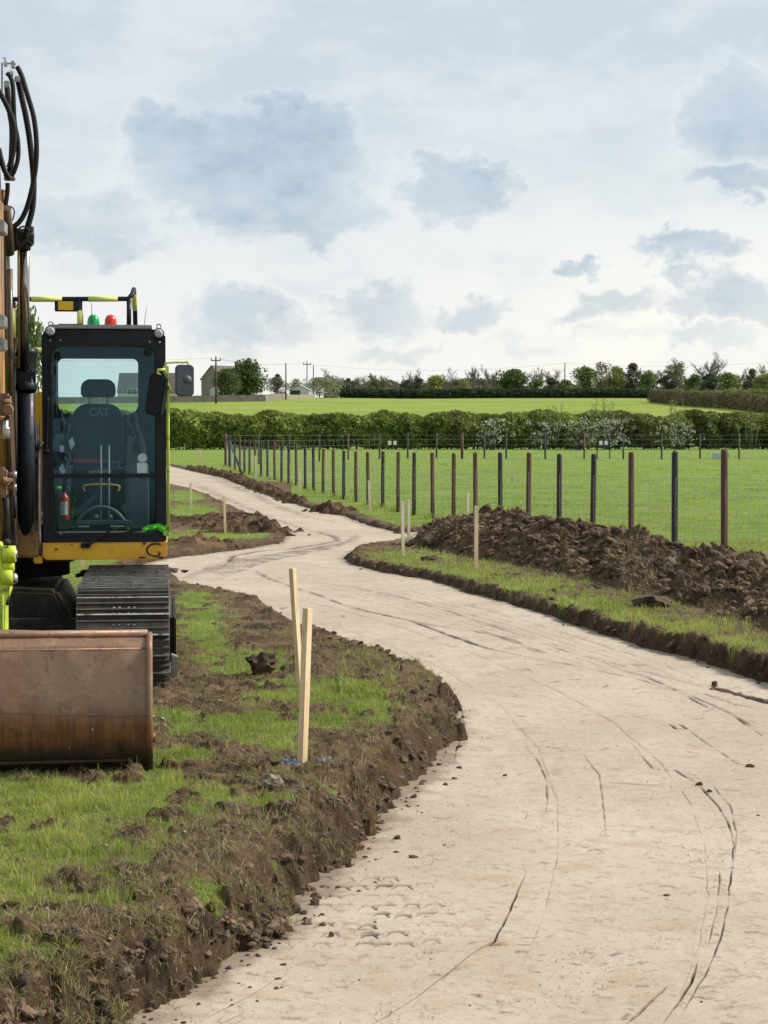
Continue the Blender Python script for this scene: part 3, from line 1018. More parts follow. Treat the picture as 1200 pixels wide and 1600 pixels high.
# dark spoil thrown up on the left island and along the far bank
def ridge(name, pts, label, wid, hgt, seed):
    P = np.array([U(a, b)[:2] for a, b in pts])
    seg = np.concatenate([[0], np.cumsum(np.hypot(*np.diff(P, axis=0).T))])
    L = np.arange(0, seg[-1], 0.035); S = np.linspace(-1, 1, 34)
    X = np.interp(L, seg, P[:, 0]); Y = np.interp(L, seg, P[:, 1])
    tx = np.gradient(X); ty = np.gradient(Y); nn = np.hypot(tx, ty) + 1e-9
    AX = X[None] - (ty / nn)[None] * S[:, None] * wid; AY = Y[None] + (tx / nn)[None] * S[:, None] * wid
    w1, r1 = worley(AX * 4, AY * 4, seed); w2, r2 = worley(AX * 9, AY * 9, seed + 1)
    pr = np.clip(1 - S[:, None] ** 2, 0, 1) * sst(0, 0.5, L)[None] * sst(seg[-1], seg[-1] - 0.5, L)[None]
    Z = pr * hgt * (0.55 + 0.6 * fbm(AX * 1.4, AY * 1.4, 3, seed)) + np.clip(pr * 2, 0, 1) * (np.maximum(0, 1 - (w1 / .6) ** 2) * r1 * 0.16 + np.maximum(0, 1 - (w2 / .6) ** 2) * r2 * .07) - 0.05 + ground_z(AX.ravel(), AY.ravel()).reshape(AX.shape)
    o = npmesh(name, np.stack([AX, AY, Z], -1).reshape(-1, 3), grid_quads(*AX.shape), mat=HEAPM, attrs={'dry': np.zeros(AX.size)})
    tag(o, label, 'soil heap')


HEAPM = heap.data.materials[0]
ridge('soil_heap', [(245, 815), (275, 817), (305, 813), (345, 812), (385, 822), (412, 834)], 'low dark spoil ridge on the left island behind the cab', 1.2, 0.12, 601)
ridge('soil_heap', [(240, 848), (290, 850), (340, 846)], 'patch of dark upturned earth at the near edge of left island', 0.9, 0.10, 611)
ridge('soil_heap', [(300, 731), (330, 737), (365, 745), (400, 760), (430, 771), (465, 784)], 'thin ridge of dark turf along the far bank, left stretch', 0.4, 0.07, 621)
ridge('soil_heap', [(480, 792), (510, 797), (548, 800)], 'short lump of dark turf along the far bank, right stretch', 0.5, 0.13, 631)
ridge('soil_heap', [(600, 826), (625, 826), (655, 828)], 'small mound of black earth where path meets the big heap', 0.5, 0.10, 641)

# ------------------------------------------------------------------ marker stakes
M_wood = mat('sawn_softwood', (0.66, 0.52, 0.33), (0.52, 0.38, 0.22), 5, 0.7, bump=0.25, bscale=60, stretch=(6, 6, 0.5), dirt=(0.36, 0.26, 0.15), dirt_amt=0.2)
M_wood2 = mat('weathered_softwood', (0.62, 0.54, 0.40), (0.50, 0.42, 0.30), 5, 0.75, bump=0.25, bscale=60, stretch=(6, 6, 0.5))


def stake(px, base, top, label, wid=0.045, lean=(0, 0), rot=0.5, m=None, zb=0.0):
    p = U(px, base, zb)
    h = (base - top) * p[1] / F
    t = empty('marker_stake', (p[0], p[1], zb))
    tag(t, label, 'stake', 'timber marker stakes along the path')
    b = MB()
    w = wid / 2
    M = Matrix.Rotation(lean[0], 4, 'Y') @ Matrix.Rotation(lean[1], 4, 'X') @ Matrix.Rotation(rot, 4, 'Z')
    b.box((-w, -w * 0.75, -0.15), (w, w * 0.75, h), 0.0025, M)
    b.build('shaft', m or M_wood, t)
    return t


t = stake(472, 1203, 947, 'front taller softwood stake of the paired stakes, standing in bare mud', 0.050, (0.036, 0), 0.95)
t = stake(469, 1073, 886, 'rear stake leaning left behind the front stake on the grass', 0.050, (-0.062, 0), 0.95)
stake(744, 891, 790, 'single stake on the right verge in front of the soil heap', 0.05, (0, 0), 0.3)
stake(630, 870, 783, 'nearer of two stakes by the path corner left of heap', 0.045, (-0.02, 0), 0.4, M_wood2)
stake(639, 853, 780, 'farther of two stakes by the path corner left of heap', 0.045, (-0.01, 0), 0.4, M_wood2)
stake(731, 815, 770, 'stake top showing behind the crest of the soil heap', 0.05, (0, 0), 0.4, M_wood2)
stake(352, 833, 775, 'nearer stake on the dark left island beside the cab', 0.045, (-0.03, 0), 0.3)
stake(299, 797, 754, 'farther stake on left island close to the lime handrail', 0.045, (-0.03, 0), 0.3)
stake(313, 727, 702, 'distant stake in grass where the path leaves left', 0.06, (0, 0), 0.3)
stake(400, 748, 712, 'stake leaning by the fence with a pale board at its foot', 0.07, (-0.02, 0), 0.3, M_wood2)
stake(469, 768, 733, 'stake beyond the far bank near the fence middle', 0.065, (-0.02, 0), 0.3, M_wood2)
stake(578, 797, 751, 'stake standing against the fence above the path bend', 0.055, (-0.03, 0), 0.3, M_wood2)
stake(129, 889, 872, 'short stake on the grass under the cab by the track', 0.05, (0, 0), 0.3)
stake(799, 752, 741, 'left of two short pale stakes inside the fenced pasture', 0.07, (0, 0), 0.3, M_wood2)
stake(804, 752, 741, 'right of two short pale stakes inside the fenced pasture', 0.07, (0, 0), 0.3, M_wood2)
stake(581, 737, 728, 'left of two tiny pale stakes far in the pasture', 0.06, (0, 0), 0.3, M_wood2)
stake(584, 737, 728, 'right of two tiny pale stakes far in the pasture', 0.06, (0, 0), 0.3, M_wood2)
p = U(411, 748)
b = MB(); b.box((-0.32, -0.04, 0), (0.32, 0.04, 0.05), 0.004); o = b.build('board', M_wood2); o.location = p; o.rotation_euler = (0, 0, 0.1)
tag(o, 'pale board lying on grass at the foot of a leaning stake', 'board')

# muddy bar on the path and scraps of blue plastic at the stake
M_bar = mat('mud_caked_iron', (0.10, 0.07, 0.045), (0.20, 0.145, 0.09), 12, 0.9, bump=0.6)
a, c = U(1120, 1082, ZP), U(1260, 1118, ZP)
b = MB(); pts = [tuple(np.array(a) * (1 - k / 8) + np.array(c) * k / 8 + np.array([0, 0, 0.02 + 0.006 * math.sin(k * 1.7)])) for k in range(9)]
b.tube(pts, [0.022 + 0.006 * math.sin(k * 2.3) for k in range(9)], 8, spline=0)
for k in range(7):
    q = np.array(a) * (1 - k / 7) + np.array(c) * k / 7
    b.lump((q[0] + random.uniform(-.02, .02), q[1] + 0.03, ZP + 0.025), random.uniform(0.02, 0.04), k, 2)
o = b.build('iron_bar', M_bar); tag(o, 'mud caked bar lying across the path at the right edge', 'bar')
M_blue = mat('blue_plastic', (0.022, 0.045, 0.085), (0.035, 0.065, 0.115), 8, 0.5)
for (px, py, lab) in ((454, 1203, 'crumpled blue plastic scrap left of the front stake foot'), (508, 1208, 'smaller blue plastic scrap right of the front stake foot')):
    p = U(px, py)
    zz = float(ground_z(p[0], p[1])[0])
    nx = 9
    gx, gy = np.meshgrid(np.linspace(-1, 1, nx), np.linspace(-1, 1, nx))
    w = 0.055 if px < 480 else 0.035
    vv = np.stack([p[0] + gx * w * 1.2, p[1] + gy * w * 1.6, zz + 0.02 + 0.018 * perlin(gx * 2.3 + px, gy * 2.3, 5)], -1).reshape(-1, 3)
    o = npmesh('plastic_scrap', vv, grid_quads(nx, nx), mat=M_blue); o.modifiers.new('s', 'SOLIDIFY').thickness = 0.002
    tag(o, lab, 'plastic')

# ------------------------------------------------------------------ fences
M_postA = mat('brown_treated_post', (0.105, 0.044, 0.024), (0.060, 0.026, 0.016), 4, 0.75, bump=0.4, bscale=50, stretch=(5, 5, 0.6))
M_postB = mat('dark_treated_post', (0.026, 0.024, 0.024), (0.014, 0.013, 0.014), 4, 0.75, bump=0.4, bscale=50, stretch=(5, 5, 0.6))
M_wire = mat('galvanised_wire', (0.45, 0.46, 0.47), (0.32, 0.33, 0.34), 3, 0.45, metal=0.6)
NEAR = [(1226, 701, 22.7), (1133, 702, 0), (1055, 705, 0), (987, 706, 0), (927, 709, 0), (874, 709, 0), (826, 707, 0), (782, 707, 0), (743, 707, 0), (709, 708, 0), (676, 707, 0), (647, 707, 0), (622, 706, 0)]
fence = empty('post_fence', (U(622, 800)[0], U(622, 800)[1], 0))
tag(fence, 'round brown and black post fence with wire netting running beside the path', 'fence')
posts = []
for i, (px, top, _) in enumerate(NEAR):
    k = 11 - i                                  # index from the post at 647
    s = 73 / (1 - 0.0417 * k)
    Y = F / s
    p = V(px, top, Y)
    posts.append((p[0], Y, p[2]))
LEFT = [(598, 705, 794), (575, 706, 789), (556, 705, 785), (537, 704, 781), (521, 703, 777), (505, 701, 771.5), (490, 699, 767), (477, 697, 763.5), (463, 693, 759.5), (451, 692.5, 756), (440, 691, 753), (429, 690, 750),
        (418, 688.5, 747.5), (408, 688, 745.5), (399, 687.5, 743.2), (390, 687, 741), (382, 686, 739), (375, 684.5, 737), (367, 683, 734.5), (359, 682, 731), (353, 680.7, 728)]
for px, top, base in LEFT:
    p = U(px, base); q = V(px, top, p[1])
    posts.append((p[0], p[1], q[2]))
OX, OY = fence.location.x, fence.location.y
colseq = 'ABABABBBAABABAABBABBABBBBABBBBBBBBB'
colmap = {1133: 'A', 1055: 'B', 987: 'A', 927: 'B', 874: 'B', 826: 'A', 782: 'B', 743: 'A', 709: 'A', 676: 'A', 647: 'B', 622: 'A', 598: 'B', 575: 'A', 556: 'A', 537: 'B', 521: 'A'}
pxs = [n_[0] for n_ in NEAR] + [l[0] for l in LEFT]
for i, (x, y, zt) in enumerate(posts):
    b = MB()
    r = 0.043 if y > 24 else 0.045
    if pxs[i] in (353, 359): r = 0.06
    b.tube([(0, 0, -0.3), (0, 0, 0.5), (random.uniform(-.012, .012), 0, zt - 0.03), (random.uniform(-.015, .015), 0, zt)], [r, r, r * 0.98, r * 0.8], 12)
    o = b.build('post', M_postA if colmap.get(pxs[i], 'B' if i % 3 else 'A') == 'A' else M_postB, fence)
    o.location = (x - OX, y - OY, 0)
    if pxs[i] < 360: o['label'] = 'stouter dark strainer post at the fence corner'
# strainer brace
q0, q1 = U(359, 731), U(390, 741)
b = MB(); b.tube([(q0[0] - OX, q0[1] - OY, 1.15), (q1[0] - OX - .3, q1[1] - OY, 0.05)], 0.05, 8); b.build('brace', M_postB, fence)


def netting(name, pp, parent, off, rows, rw, vstep=0.30, rv=None):
    b = MB()
    for f in rows:
        pts = []
        for i, (x, y, zt) in enumerate(pp):
            pts.append((x - off[0], y - off[1] - 0.05, 0.06 + f * (zt - 0.12)))
        b.tube(pts, rw, 4, caps=False)
    for i in range(len(pp) - 1):
        a, c = np.array(pp[i]), np.array(pp[i + 1])
        L = np.hypot(a[0] - c[0], a[1] - c[1]); k = max(1, int(L / vstep))
        for j in range(k):
            t = j / k
            q = a * (1 - t) + c * t
            b.tube([(q[0] - off[0], q[1] - off[1] - 0.05, 0.06), (q[0] - off[0], q[1] - off[1] - 0.05, 0.06 + rows[-2] * (q[2] - 0.12))], rv or rw * 0.8, 3, caps=False)
    return b.build(name, M_wire, parent)


netting('wire_netting', posts, fence, (OX, OY), (0.02, 0.13, 0.25, 0.38, 0.52, 0.66, 0.80, 0.97), 0.0030)

bx_, by2 = [], []
for (x, y, zt) in posts:
    m_ = 90 if y < 40 else 45
    bx_.append(x + RNG.normal(0, .13, m_)); by2.append(y + RNG.normal(0, .16, m_))
bx_ = np.concatenate(bx_); by2 = np.concatenate(by2); n = len(bx_)
g4 = blades('grass', bx_, by2, ground_z(bx_, by2), RNG.uniform(.06, .20, n), RNG.uniform(.010, .022, n), grass_cols(bx_, by2, n, .2), lean=.35)
tag(g4, 'longer uncut grass tufts around the feet of the fence posts', 'grass', kind='stuff')

far = empty('post_fence', (U(600, 718)[0], 103, 0))
tag(far, 'distant thin post fence with netting in front of the hedge', 'fence')
FX, FY = far.location.x, far.location.y
fp = []
for px in (352, 404, 452, 499, 544, 593, 637, 682, 722, 757, 791, 852, 913, 974, 1034, 1094, 1155, 1217, 1280):
    Y = 88 + 15 * min(1, (px - 352) / 240)
    p = V(px, 677, Y)
    fp.append((p[0], Y, p[2]))
for i, (x, y, zt) in enumerate(fp):
    b = MB(); r = 0.075 if i in (8,) else 0.05
    b.tube([(0, 0, -0.3), (0, 0, zt)], [r, r * 0.95], 10)
    o = b.build('post', M_postB if i % 4 else M_postA, far); o.location = (x - FX, y - FY, 0)
netting('wire_netting', fp, far, (FX, FY), (0.02, 0.2, 0.38, 0.56, 0.78, 0.97), 0.004, 0.5)
M_white = mat('white_board', (0.80, 0.80, 0.78), (0.70, 0.70, 0.69), 5, 0.5)
M_black = mat('black_board', (0.02, 0.02, 0.022), (0.03, 0.03, 0.03), 5, 0.6)
for px, dark, lab in ((613, False, 'pair of small white plates on the far fence at left, before the hedge'), (943, True, 'black board with two white squares on the far fence before blossom')):
    p = V(px, 692, 102.4)
    t = empty('marker_plate', tuple(p)); tag(t, lab, 'sign')
    if dark:
        b = MB(); b.box((-0.36, 0, -0.28), (0.36, 0.03, 0.16), 0.01); b.build('backboard', M_black, t)
        for lx in (-.36, .31):
            b = MB(); b.box((lx, 0.01, -1.5), (lx + .05, 0.05, -0.28)); b.build('leg', M_black, t)
    for sx in (-0.14, 0.14):
        b = MB(); b.box((sx - 0.09, -0.012, -0.11), (sx + 0.09, -0.001, 0.11), 0.003); b.build('white_square', M_white, t)
p = U(1126, 717)
b = MB(); b.prism(rrect(-0.42, 0, 0.42, 0.34, 0.06), -0.2, 0.2, 0.02); o = b.build('water_trough', mat('pale_trough', (0.45, 0.55, 0.55), (0.35, 0.43, 0.43), 4, 0.5)); o.location = p
tag(o, 'small pale trough standing in the pasture behind the rightmost posts', 'trough')

# ------------------------------------------------------------------ foliage
M_leaf = leafmat('foliage', 0.30, 0.6)
M_bark = mat('bark', (0.085, 0.066, 0.050), (0.050, 0.040, 0.032), 4, 0.9, bump=0.4)
M_twig = mat('bare_twigs', (0.250, 0.215, 0.185), (0.170, 0.145, 0.125), 1, 0.9)


def cards(name, c, size, col, parent=None, m=None, flat=0.0):
    n = len(c)
    a = RNG.normal(0, 1, (n, 3)); a /= np.linalg.norm(a, axis=1)[:, None]
    b = RNG.normal(0, 1, (n, 3)); b -= a * (a * b).sum(1)[:, None]; b /= np.linalg.norm(b, axis=1)[:, None]
    s = np.asarray(size)[:, None]
    k = RNG.uniform(0.4, 0.8, (n, 1))
    Vv = np.stack([c - a * s, c + b * s * k, c + a * s, c - b * s * k], 1).reshape(-1, 3)
    q = np.arange(n * 4).reshape(-1, 4)
    return npmesh(name, Vv, q, None, m or M_leaf, parent, col=np.repeat(col, 4, axis=0))


def shade(base, n, var=0.25, alt=None, f=None):
    c = np.array(base)[None] * RNG.uniform(1 - var, 1 + var, (n, 1))
    if alt is not None:
        t = (RNG.random(n) if f is None else np.clip(f, 0, 1))[:, None]
        c = c * (1 - t) + np.array(alt)[None] * RNG.uniform(1 - var, 1 + var, (n, 1)) * t
    return c


def limb_set(h, spread, seed, levels=3, nb=6, start=0.3, up=0.55, r0=None):
    """list of (points, r_start, r_end) for a branching tree"""
    rs = random.Random(seed)
    out = []
    tips = []
    r0 = r0 or h * 0.022

    def grow(p, d, L, r, lev):
        k = 4
        pts = [p]
        dd = d.copy()
        for i in range(k):
            dd = (dd + Vector((rs.uniform(-.22, .22), rs.uniform(-.22, .22), rs.uniform(-.05, .2)))).normalized()
            pts.append(pts[-1] + dd * L / k)
        out.append((pts, r, r * 0.45, lev))
        if lev == 0:
            tips.extend(pts[2:]); return
        m = nb if lev == levels else rs.randint(4, 6)
        for j in range(m):
            t = start + (1 - start) * (j + rs.random() * 0.6) / m if lev == levels else 0.3 + 0.7 * rs.random()
            t = min(t, 0.99)
            i = int(t * k); fr = t * k - i
            q = pts[i].lerp(pts[min(i + 1, k)], fr)
            a = rs.uniform(0, 6.283)
            side = Vector((math.cos(a), math.sin(a), 0))
            nd = (dd * (up + 0.25) + side * (rs.uniform(.45, .95) * spread if lev == levels else rs.uniform(.35, .8))).normalized()
            if nd.z < 0.0: nd.z = 0.1
            grow(q, nd, L * (rs.uniform(0.55, 0.8) if lev == levels else rs.uniform(0.42, 0.62)), r * (0.5 if lev == levels else 0.55), lev - 1)
    grow(Vector((0, 0, 0)), Vector((0, 0, 1)), h * 0.72, r0, levels)
    return out, tips


def fit(limbs, tips, h, w):
    """scale the skeleton to the height and width asked for"""
    zs = max(p.z for l in limbs for p in l[0]); xs_ = max(math.hypot(p.x, p.y) for l in limbs for p in l[0]) + 1e-6
    kz, kx = h / zs, (w / 2) / xs_
    for l in limbs:
        for i, p in enumerate(l[0]): l[0][i] = Vector((p.x * kx, p.y * kx, p.z * kz))
    return limbs, [Vector((p.x * kx, p.y * kx, p.z * kz)) for p in tips]


def bare_proto(h, w, seed, leafy=0.0, lc=(0.16, 0.19, 0.06), tw=0.013, levels=4, nb=10):
    limbs, tips = limb_set(h, 1.0, seed, levels, nb)
    limbs, tips = fit(limbs, tips, h, w)
    t = empty('tree')
    b = MB(); c = MB()
    for pts, r, r2, lev in limbs:
        (b if lev >= levels - 1 else c).tube(pts, [max(r, tw), max(r2, tw)], 5 if lev >= levels - 1 else 3, caps=False)
    b.build('trunk', M_bark, t)
    cr = c.build('branches', M_twig, t)
    if leafy > 0:
        sel = [p for p in tips if random.random() < leafy]
        P = np.array([[p.x, p.y, p.z] for p in sel]); P = np.repeat(P, 2, axis=0) + RNG.normal(0, 0.18, (len(P) * 2, 3))
        cards('crown', P, RNG.uniform(.07, .16, len(P)), shade(lc, len(P), 0.3), t)
    return t


def crown_points(h, w, z0, n, seed, lumps=14, shape=1.0, top=0.6):
    rg = np.random.default_rng(seed)
    cs = []
    for i in range(lumps):
        zf = rg.random() ** 0.85
        rad = math.sin(math.pi * min(1, (0.18 + 0.82 * zf) ** shape)) ** 0.7 if shape > 0 else (1 - zf) ** 0.8
        a = rg.uniform(0, 6.283); rr = rad * w * 0.36 * math.sqrt(rg.random())
        cs.append((rr * math.cos(a), rr * math.sin(a), z0 + (h - z0) * (0.12 + 0.78 * zf), (0.16 + 0.16 * rg.random()) * w * (0.55 + 0.45 * rad)))
    cs = np.array(cs)
    k = rg.integers(0, lumps, n)
    d = rg.normal(0, 1, (n, 3)); d /= np.linalg.norm(d, axis=1)[:, None]
    rr = rg.random(n) ** 0.45
    P = cs[k, :3] + d * (rr * cs[k, 3])[:, None] * np.array([1, 1, 0.85])
    P[:, 2] = np.clip(P[:, 2], z0 * 0.7, h)
    return P, k, cs


def leafy_proto(h, w, seed, c1, c2, n=2600, z0=None, shape=1.0, size=(0.12, 0.28), lumps=16, var=0.3):
    t = empty('tree')
    z0 = h * 0.04 if z0 is None else z0
    limbs, tips = limb_set(h * 0.9, 0.8, seed, 2, 6)
    limbs, tips = fit(limbs, tips, h * 0.9, w * 0.7)
    b = MB()
    for pts, r, r2, lev in limbs: b.tube(pts, [r, r2], 5, caps=False)
    b.build('trunk', M_bark, t)
    P, k, cs = crown_points(h, w, z0, n, seed, lumps, shape)
    f = np.random.default_rng(seed).random(lumps)[k] * 0.8 + RNG.uniform(-.2, .3, n)
    cards('crown', P, RNG.uniform(*size, n), shade(c1, n, var, c2, f), t)
    return t


def copy_tree(root):
    c = root.copy(); COL.objects.link(c)
    for ch in root.children:
        d = ch.copy(); COL.objects.link(d); d.parent = c
    return c


GREEN_D = ((0.055, 0.092, 0.024), (0.105, 0.155, 0.036))
GREEN_M = ((0.090, 0.135, 0.034), (0.165, 0.215, 0.055))
GREEN_Y = ((0.160, 0.195, 0.045), (0.240, 0.275, 0.075))
CONIF = ((0.062, 0.076, 0.052), (0.105, 0.118, 0.076))
PROTO = {
    'bare': lambda s: bare_proto(8, 7.5, s),
    'bare_tall': lambda s: bare_proto(9, 6.0, s, nb=11),
    'budding': lambda s: bare_proto(8, 7, s, 0.35),
    'green': lambda s: leafy_proto(7, 7, s, *GREEN_M, n=2800),
    'dense': lambda s: leafy_proto(6.5, 8.5, s, *GREEN_D, n=6500, z0=0.2, lumps=34, size=(.14, .30)),
    'yellow': lambda s: leafy_proto(6, 7, s, *GREEN_Y, n=2600, z0=0.4),
    'conifer': lambda s: leafy_proto(8, 5.5, s, *CONIF, n=2600, z0=1.0, lumps=14),
    'brown': lambda s: leafy_proto(7, 7.5, s, (0.125, 0.105, 0.080), (0.175, 0.150, 0.105), n=2200, z0=0.6, size=(.10, .22)),
    'blossom': lambda s: leafy_proto(5, 8, s, (0.30, 0.31, 0.20), (0.15, 0.17, 0.07), n=3600, z0=0.25, shape=1.25, lumps=22, size=(.10, .2)),
}
_first = {}
_count = {}
SIZE = {'bare': (8, 7.5), 'bare_tall': (9, 6), 'budding': (8, 7), 'green': (7, 7), 'dense': (6.5, 8.5), 'yellow': (6, 7), 'conifer': (8, 5.5), 'brown': (7, 7.5), 'blossom': (5, 8)}
CATS = {'bare': 'bare_tree', 'bare_tall': 'bare_tree', 'budding': 'budding_tree', 'green': 'leafy_tree', 'dense': 'leafy_tree', 'yellow': 'leafy_tree', 'conifer': 'dark_tree', 'brown': 'brown_tree', 'blossom': 'blossom_tree'}


def tree(kind, px, top, wpx, Y, label, base=None, grp='trees along the skyline beyond the far field', var=0):
    """a tree standing on the far field at depth Y, as wide and tall as the photograph shows it"""
    key = (kind, _count.get(kind, 0) % 3)
    _count[kind] = _count.get(kind, 0) + 1
    x = (px - 600) / F * Y
    z0 = float(ground_z(x, Y)[0]) - 0.1
    if base is not None: z0 = base
    h = V(px, top, Y)[2] - z0
    w = wpx / F * Y * (1.12 if kind == 'dense' else 1.35)
    if key not in _first:
        t = PROTO[kind](100 + len(_first) * 7); _first[key] = t
    else:
        t = copy_tree(_first[key])
    sh, sw = SIZE[kind]
    t.name = CATS[kind]
    t.location = (x, Y, z0); t.scale = (w / sw, w / sw, h / sh); t.rotation_euler = (0, 0, random.uniform(0, 6.28))
    tag(t, label, 'tree', grp)
    return t


T = tree
T('dense', 356, 577, 46, 372, 'lower left half of the big dark green tree pair beside the stone house', grp='trees around the houses')
T('dense', 388, 560, 56, 380, 'tall bushy dark green tree right of the stone house', grp='trees around the houses')
T('brown', 432, 588, 34, 400, 'brownish thin tree between the big dark green tree and a pole', grp='trees around the houses')
T('conifer', 434, 583, 16, 402, 'small dark pine top right of the big dark green tree', grp='trees around the houses')
T('brown', 462, 592, 34, 412, 'low brown tree behind the white shed', grp='trees around the houses')
T('blossom', 500, 590, 66, 396, 'pale cream blossoming round tree right of the white shed', grp='trees around the houses')
T('bare', 520, 573, 44, 430, 'bare tree rising behind the cream blossom tree')
T('conifer', 545, 589, 24, 428, 'dark conifer just left of the far dark hedge end')
T('brown', 558, 590, 30, 434, 'brown thicket tree above left end of far dark hedge')
T('bare', 575, 585, 34, 440, 'thin bare tree left of a light budding tree on skyline')
T('budding', 592, 582, 32, 430, 'light green budding tree over the left part of far hedge')
T('bare', 622, 586, 34, 438, 'grey bare tree right of the light budding tree')
T('bare_tall', 646, 575, 28, 444, 'slim tall bare tree above a dark conifer clump')
T('conifer', 655, 590, 24, 428, 'dark conifer clump under the slim tall bare tree')
T('conifer', 638, 592, 22, 430, 'small dark conifer left of another dark clump')
T('yellow', 682, 584, 38, 424, 'yellow green bushy tree left of centre on the skyline')
T('bare', 702, 572, 32, 446, 'bare tree directly right of the yellow green tree')
T('brown', 712, 593, 40, 432, 'low dark brown tree beneath the bare trees')
T('yellow', 722, 592, 24, 426, 'small yellow tree between brown thicket and twin bare trees')
T('bare_tall', 742, 568, 34, 440, 'left one of the tall twin bare trees')
T('bare_tall', 764, 568, 30, 441, 'right one of the tall twin bare trees')
T('brown', 752, 592, 54, 430, 'dark brown thicket at the foot of the tall twin bare trees')
T('dense', 803, 577, 60, 420, 'broad dark green tree right of the tall twin bare trees')
T('bare_tall', 837, 571, 30, 444, 'bare tree right of the broad dark green tree')
T('green', 840, 590, 26, 424, 'small green tree at the foot of a bare tree')
T('bare', 862, 573, 38, 444, 'spreading bare tree left of the thin pole on the skyline')
T('conifer', 862, 588, 34, 430, 'black green clump left of the thin pole on the skyline')
T('green', 882, 592, 26, 416, 'light green bush at the foot of the thin pole')
T('green', 914, 569, 48, 424, 'large green tree right of the thin pole')
T('brown', 938, 565, 46, 430, 'tall dark brown crowned tree right of a large green tree')
T('yellow', 962, 573, 34, 422, 'light yellow green tree left of a dark conifer')
T('conifer', 988, 567, 34, 424, 'tall dark conifer between two light green trees')
T('green', 1012, 578, 32, 418, 'fresh green tree right of the tall dark conifer')
T('budding', 1050, 558, 52, 432, 'budding tall tree left of the great bare crown')
T('conifer', 1044, 584, 34, 420, 'dark clump under the budding tall tree')
T('bare', 1104, 548, 60, 424, 'great domed bare tree, tallest crown on right skyline')
T('green', 1084, 583, 32, 414, 'green bush tree at the left foot of the great bare tree')
T('conifer', 1108, 582, 40, 420, 'dark clump right under the great bare tree')
T('green', 1138, 579, 38, 412, 'mid green tree right of the great bare tree')
T('bare', 1154, 572, 34, 436, 'small bare tree between two green trees at right')
T('conifer', 1174, 576, 26, 416, 'dark slim tree near the right frame edge')
T('bare', 1198, 562, 40, 434, 'bare tree cut by the right frame edge')
T('yellow', 1196, 582, 46, 408, 'bright green tree lowest at the right frame edge')
T('green', 38, 462, 78, 62, 'near green tree behind the excavator arm at the left edge', grp='near trees at left')
T('bare', 284, 566, 26, 430, 'small bare tree behind the bungalow roof', grp='trees around the houses')

# far scrub below the tree crowns reads as one mass
n = 34000
xx = RNG.uniform(-14, 100, n); yy = RNG.uniform(446, 462, n)
zt = 10.0 + 1.6 * fbm(xx * 0.12, xx * 0 + 3.3, 4, 701)
P = np.stack([xx, yy, 6.6 + RNG.random(n) ** 0.8 * (zt - 6.6) * 1.35], -1)
tone = np.clip(0.5 + fbm(xx * 0.15, yy * 0.1, 3, 711), 0, 1)
o = cards('distant_scrub', P, RNG.uniform(0.2, 0.42, n), shade((0.105, 0.100, 0.075), n, 0.3, (0.150, 0.175, 0.075), tone))
tag(o, 'far band of scrub and undergrowth beneath the skyline trees', 'scrub', kind='stuff')


def hedge(name, p0, p1, h, depth, n, cols, label, size=(0.07, 0.15), z0=0.35, leaf_top=None, stems=0, gz=None, topvar=0.25, cat='hedge', uneven=0.1, colfun=None):
    p0 = np.array(p0, float); p1 = np.array(p1, float)
    L = np.hypot(*(p1 - p0)[:2]); d = (p1 - p0) / L; nn = np.array([-d[1], d[0]])
    t = RNG.random(n) * L
    v = RNG.random(n)
    edge_ = RNG.random(n) < 0.75
    w = np.where(edge_, np.sign(RNG.random(n) - 0.45) * -1 * (1 - 0.35 * RNG.random(n) ** 2), RNG.uniform(-1, 1, n))
    prof = np.sqrt(np.clip(1 - np.clip(v - 0.55, 0, 1) ** 2 / 0.21, 0.02, 1)) * (0.75 + 0.25 * np.sin(np.pi * np.clip(v, 0, 1)))
    top = h * (1 + uneven * fbm(t * 0.35, t * 0 + 1.7, 4, 721))
    low = np.maximum(0.05, z0 * (1 + 0.9 * fbm(t * 0.8, t * 0 + 9.1, 3, 722)))
    bump = 1 + 0.35 * fbm(t * 0.9, v * 2.5, 3, 723)
    off = w * prof * depth * 0.5 * bump
    X = p0[0] + d[0] * t + nn[0] * off; Y = p0[1] + d[1] * t + nn[1] * off
    g = ground_z(X, Y)
    Z = g + low + (top - low) * v
    # lots of foliage up in the top skin too
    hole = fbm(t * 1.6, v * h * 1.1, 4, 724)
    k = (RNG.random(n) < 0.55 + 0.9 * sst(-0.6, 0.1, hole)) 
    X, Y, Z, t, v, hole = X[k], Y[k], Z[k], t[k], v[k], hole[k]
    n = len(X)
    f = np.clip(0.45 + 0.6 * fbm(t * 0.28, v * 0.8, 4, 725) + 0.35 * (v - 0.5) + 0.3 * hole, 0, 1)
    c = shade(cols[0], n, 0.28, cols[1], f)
    if colfun is not None: c = colfun(X, Y, Z, v, c)
    root = empty(name, (p0[0], p0[1], 0))
    tag(root, label, cat)
    P = np.stack([X - p0[0], Y - p0[1], Z], -1)
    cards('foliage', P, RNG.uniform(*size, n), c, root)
    if stems:
        b = MB()
        for i in range(stems):
            s = random.random() * L
            x = d[0] * s + nn[0] * random.uniform(-.5, .5); y = d[1] * s + nn[1] * random.uniform(-.5, .5)
            gg = float(ground_z(x + p0[0], y + p0[1])[0])
            hh = h * random.uniform(0.55, 0.95)
            a = random.uniform(-.35, .35)
            b.tube([(x, y, gg - .1), (x + a * 0.4, y, gg + hh * 0.45), (x + a * 1.2, y + random.uniform(-.2, .2), gg + hh)], [random.uniform(.03, .07), 0.02], 5, caps=False)
        b.build('stems', M_bark, root)
    return root, p0, d, nn, L


def hx(px, Y): return (px - 600) / F * Y


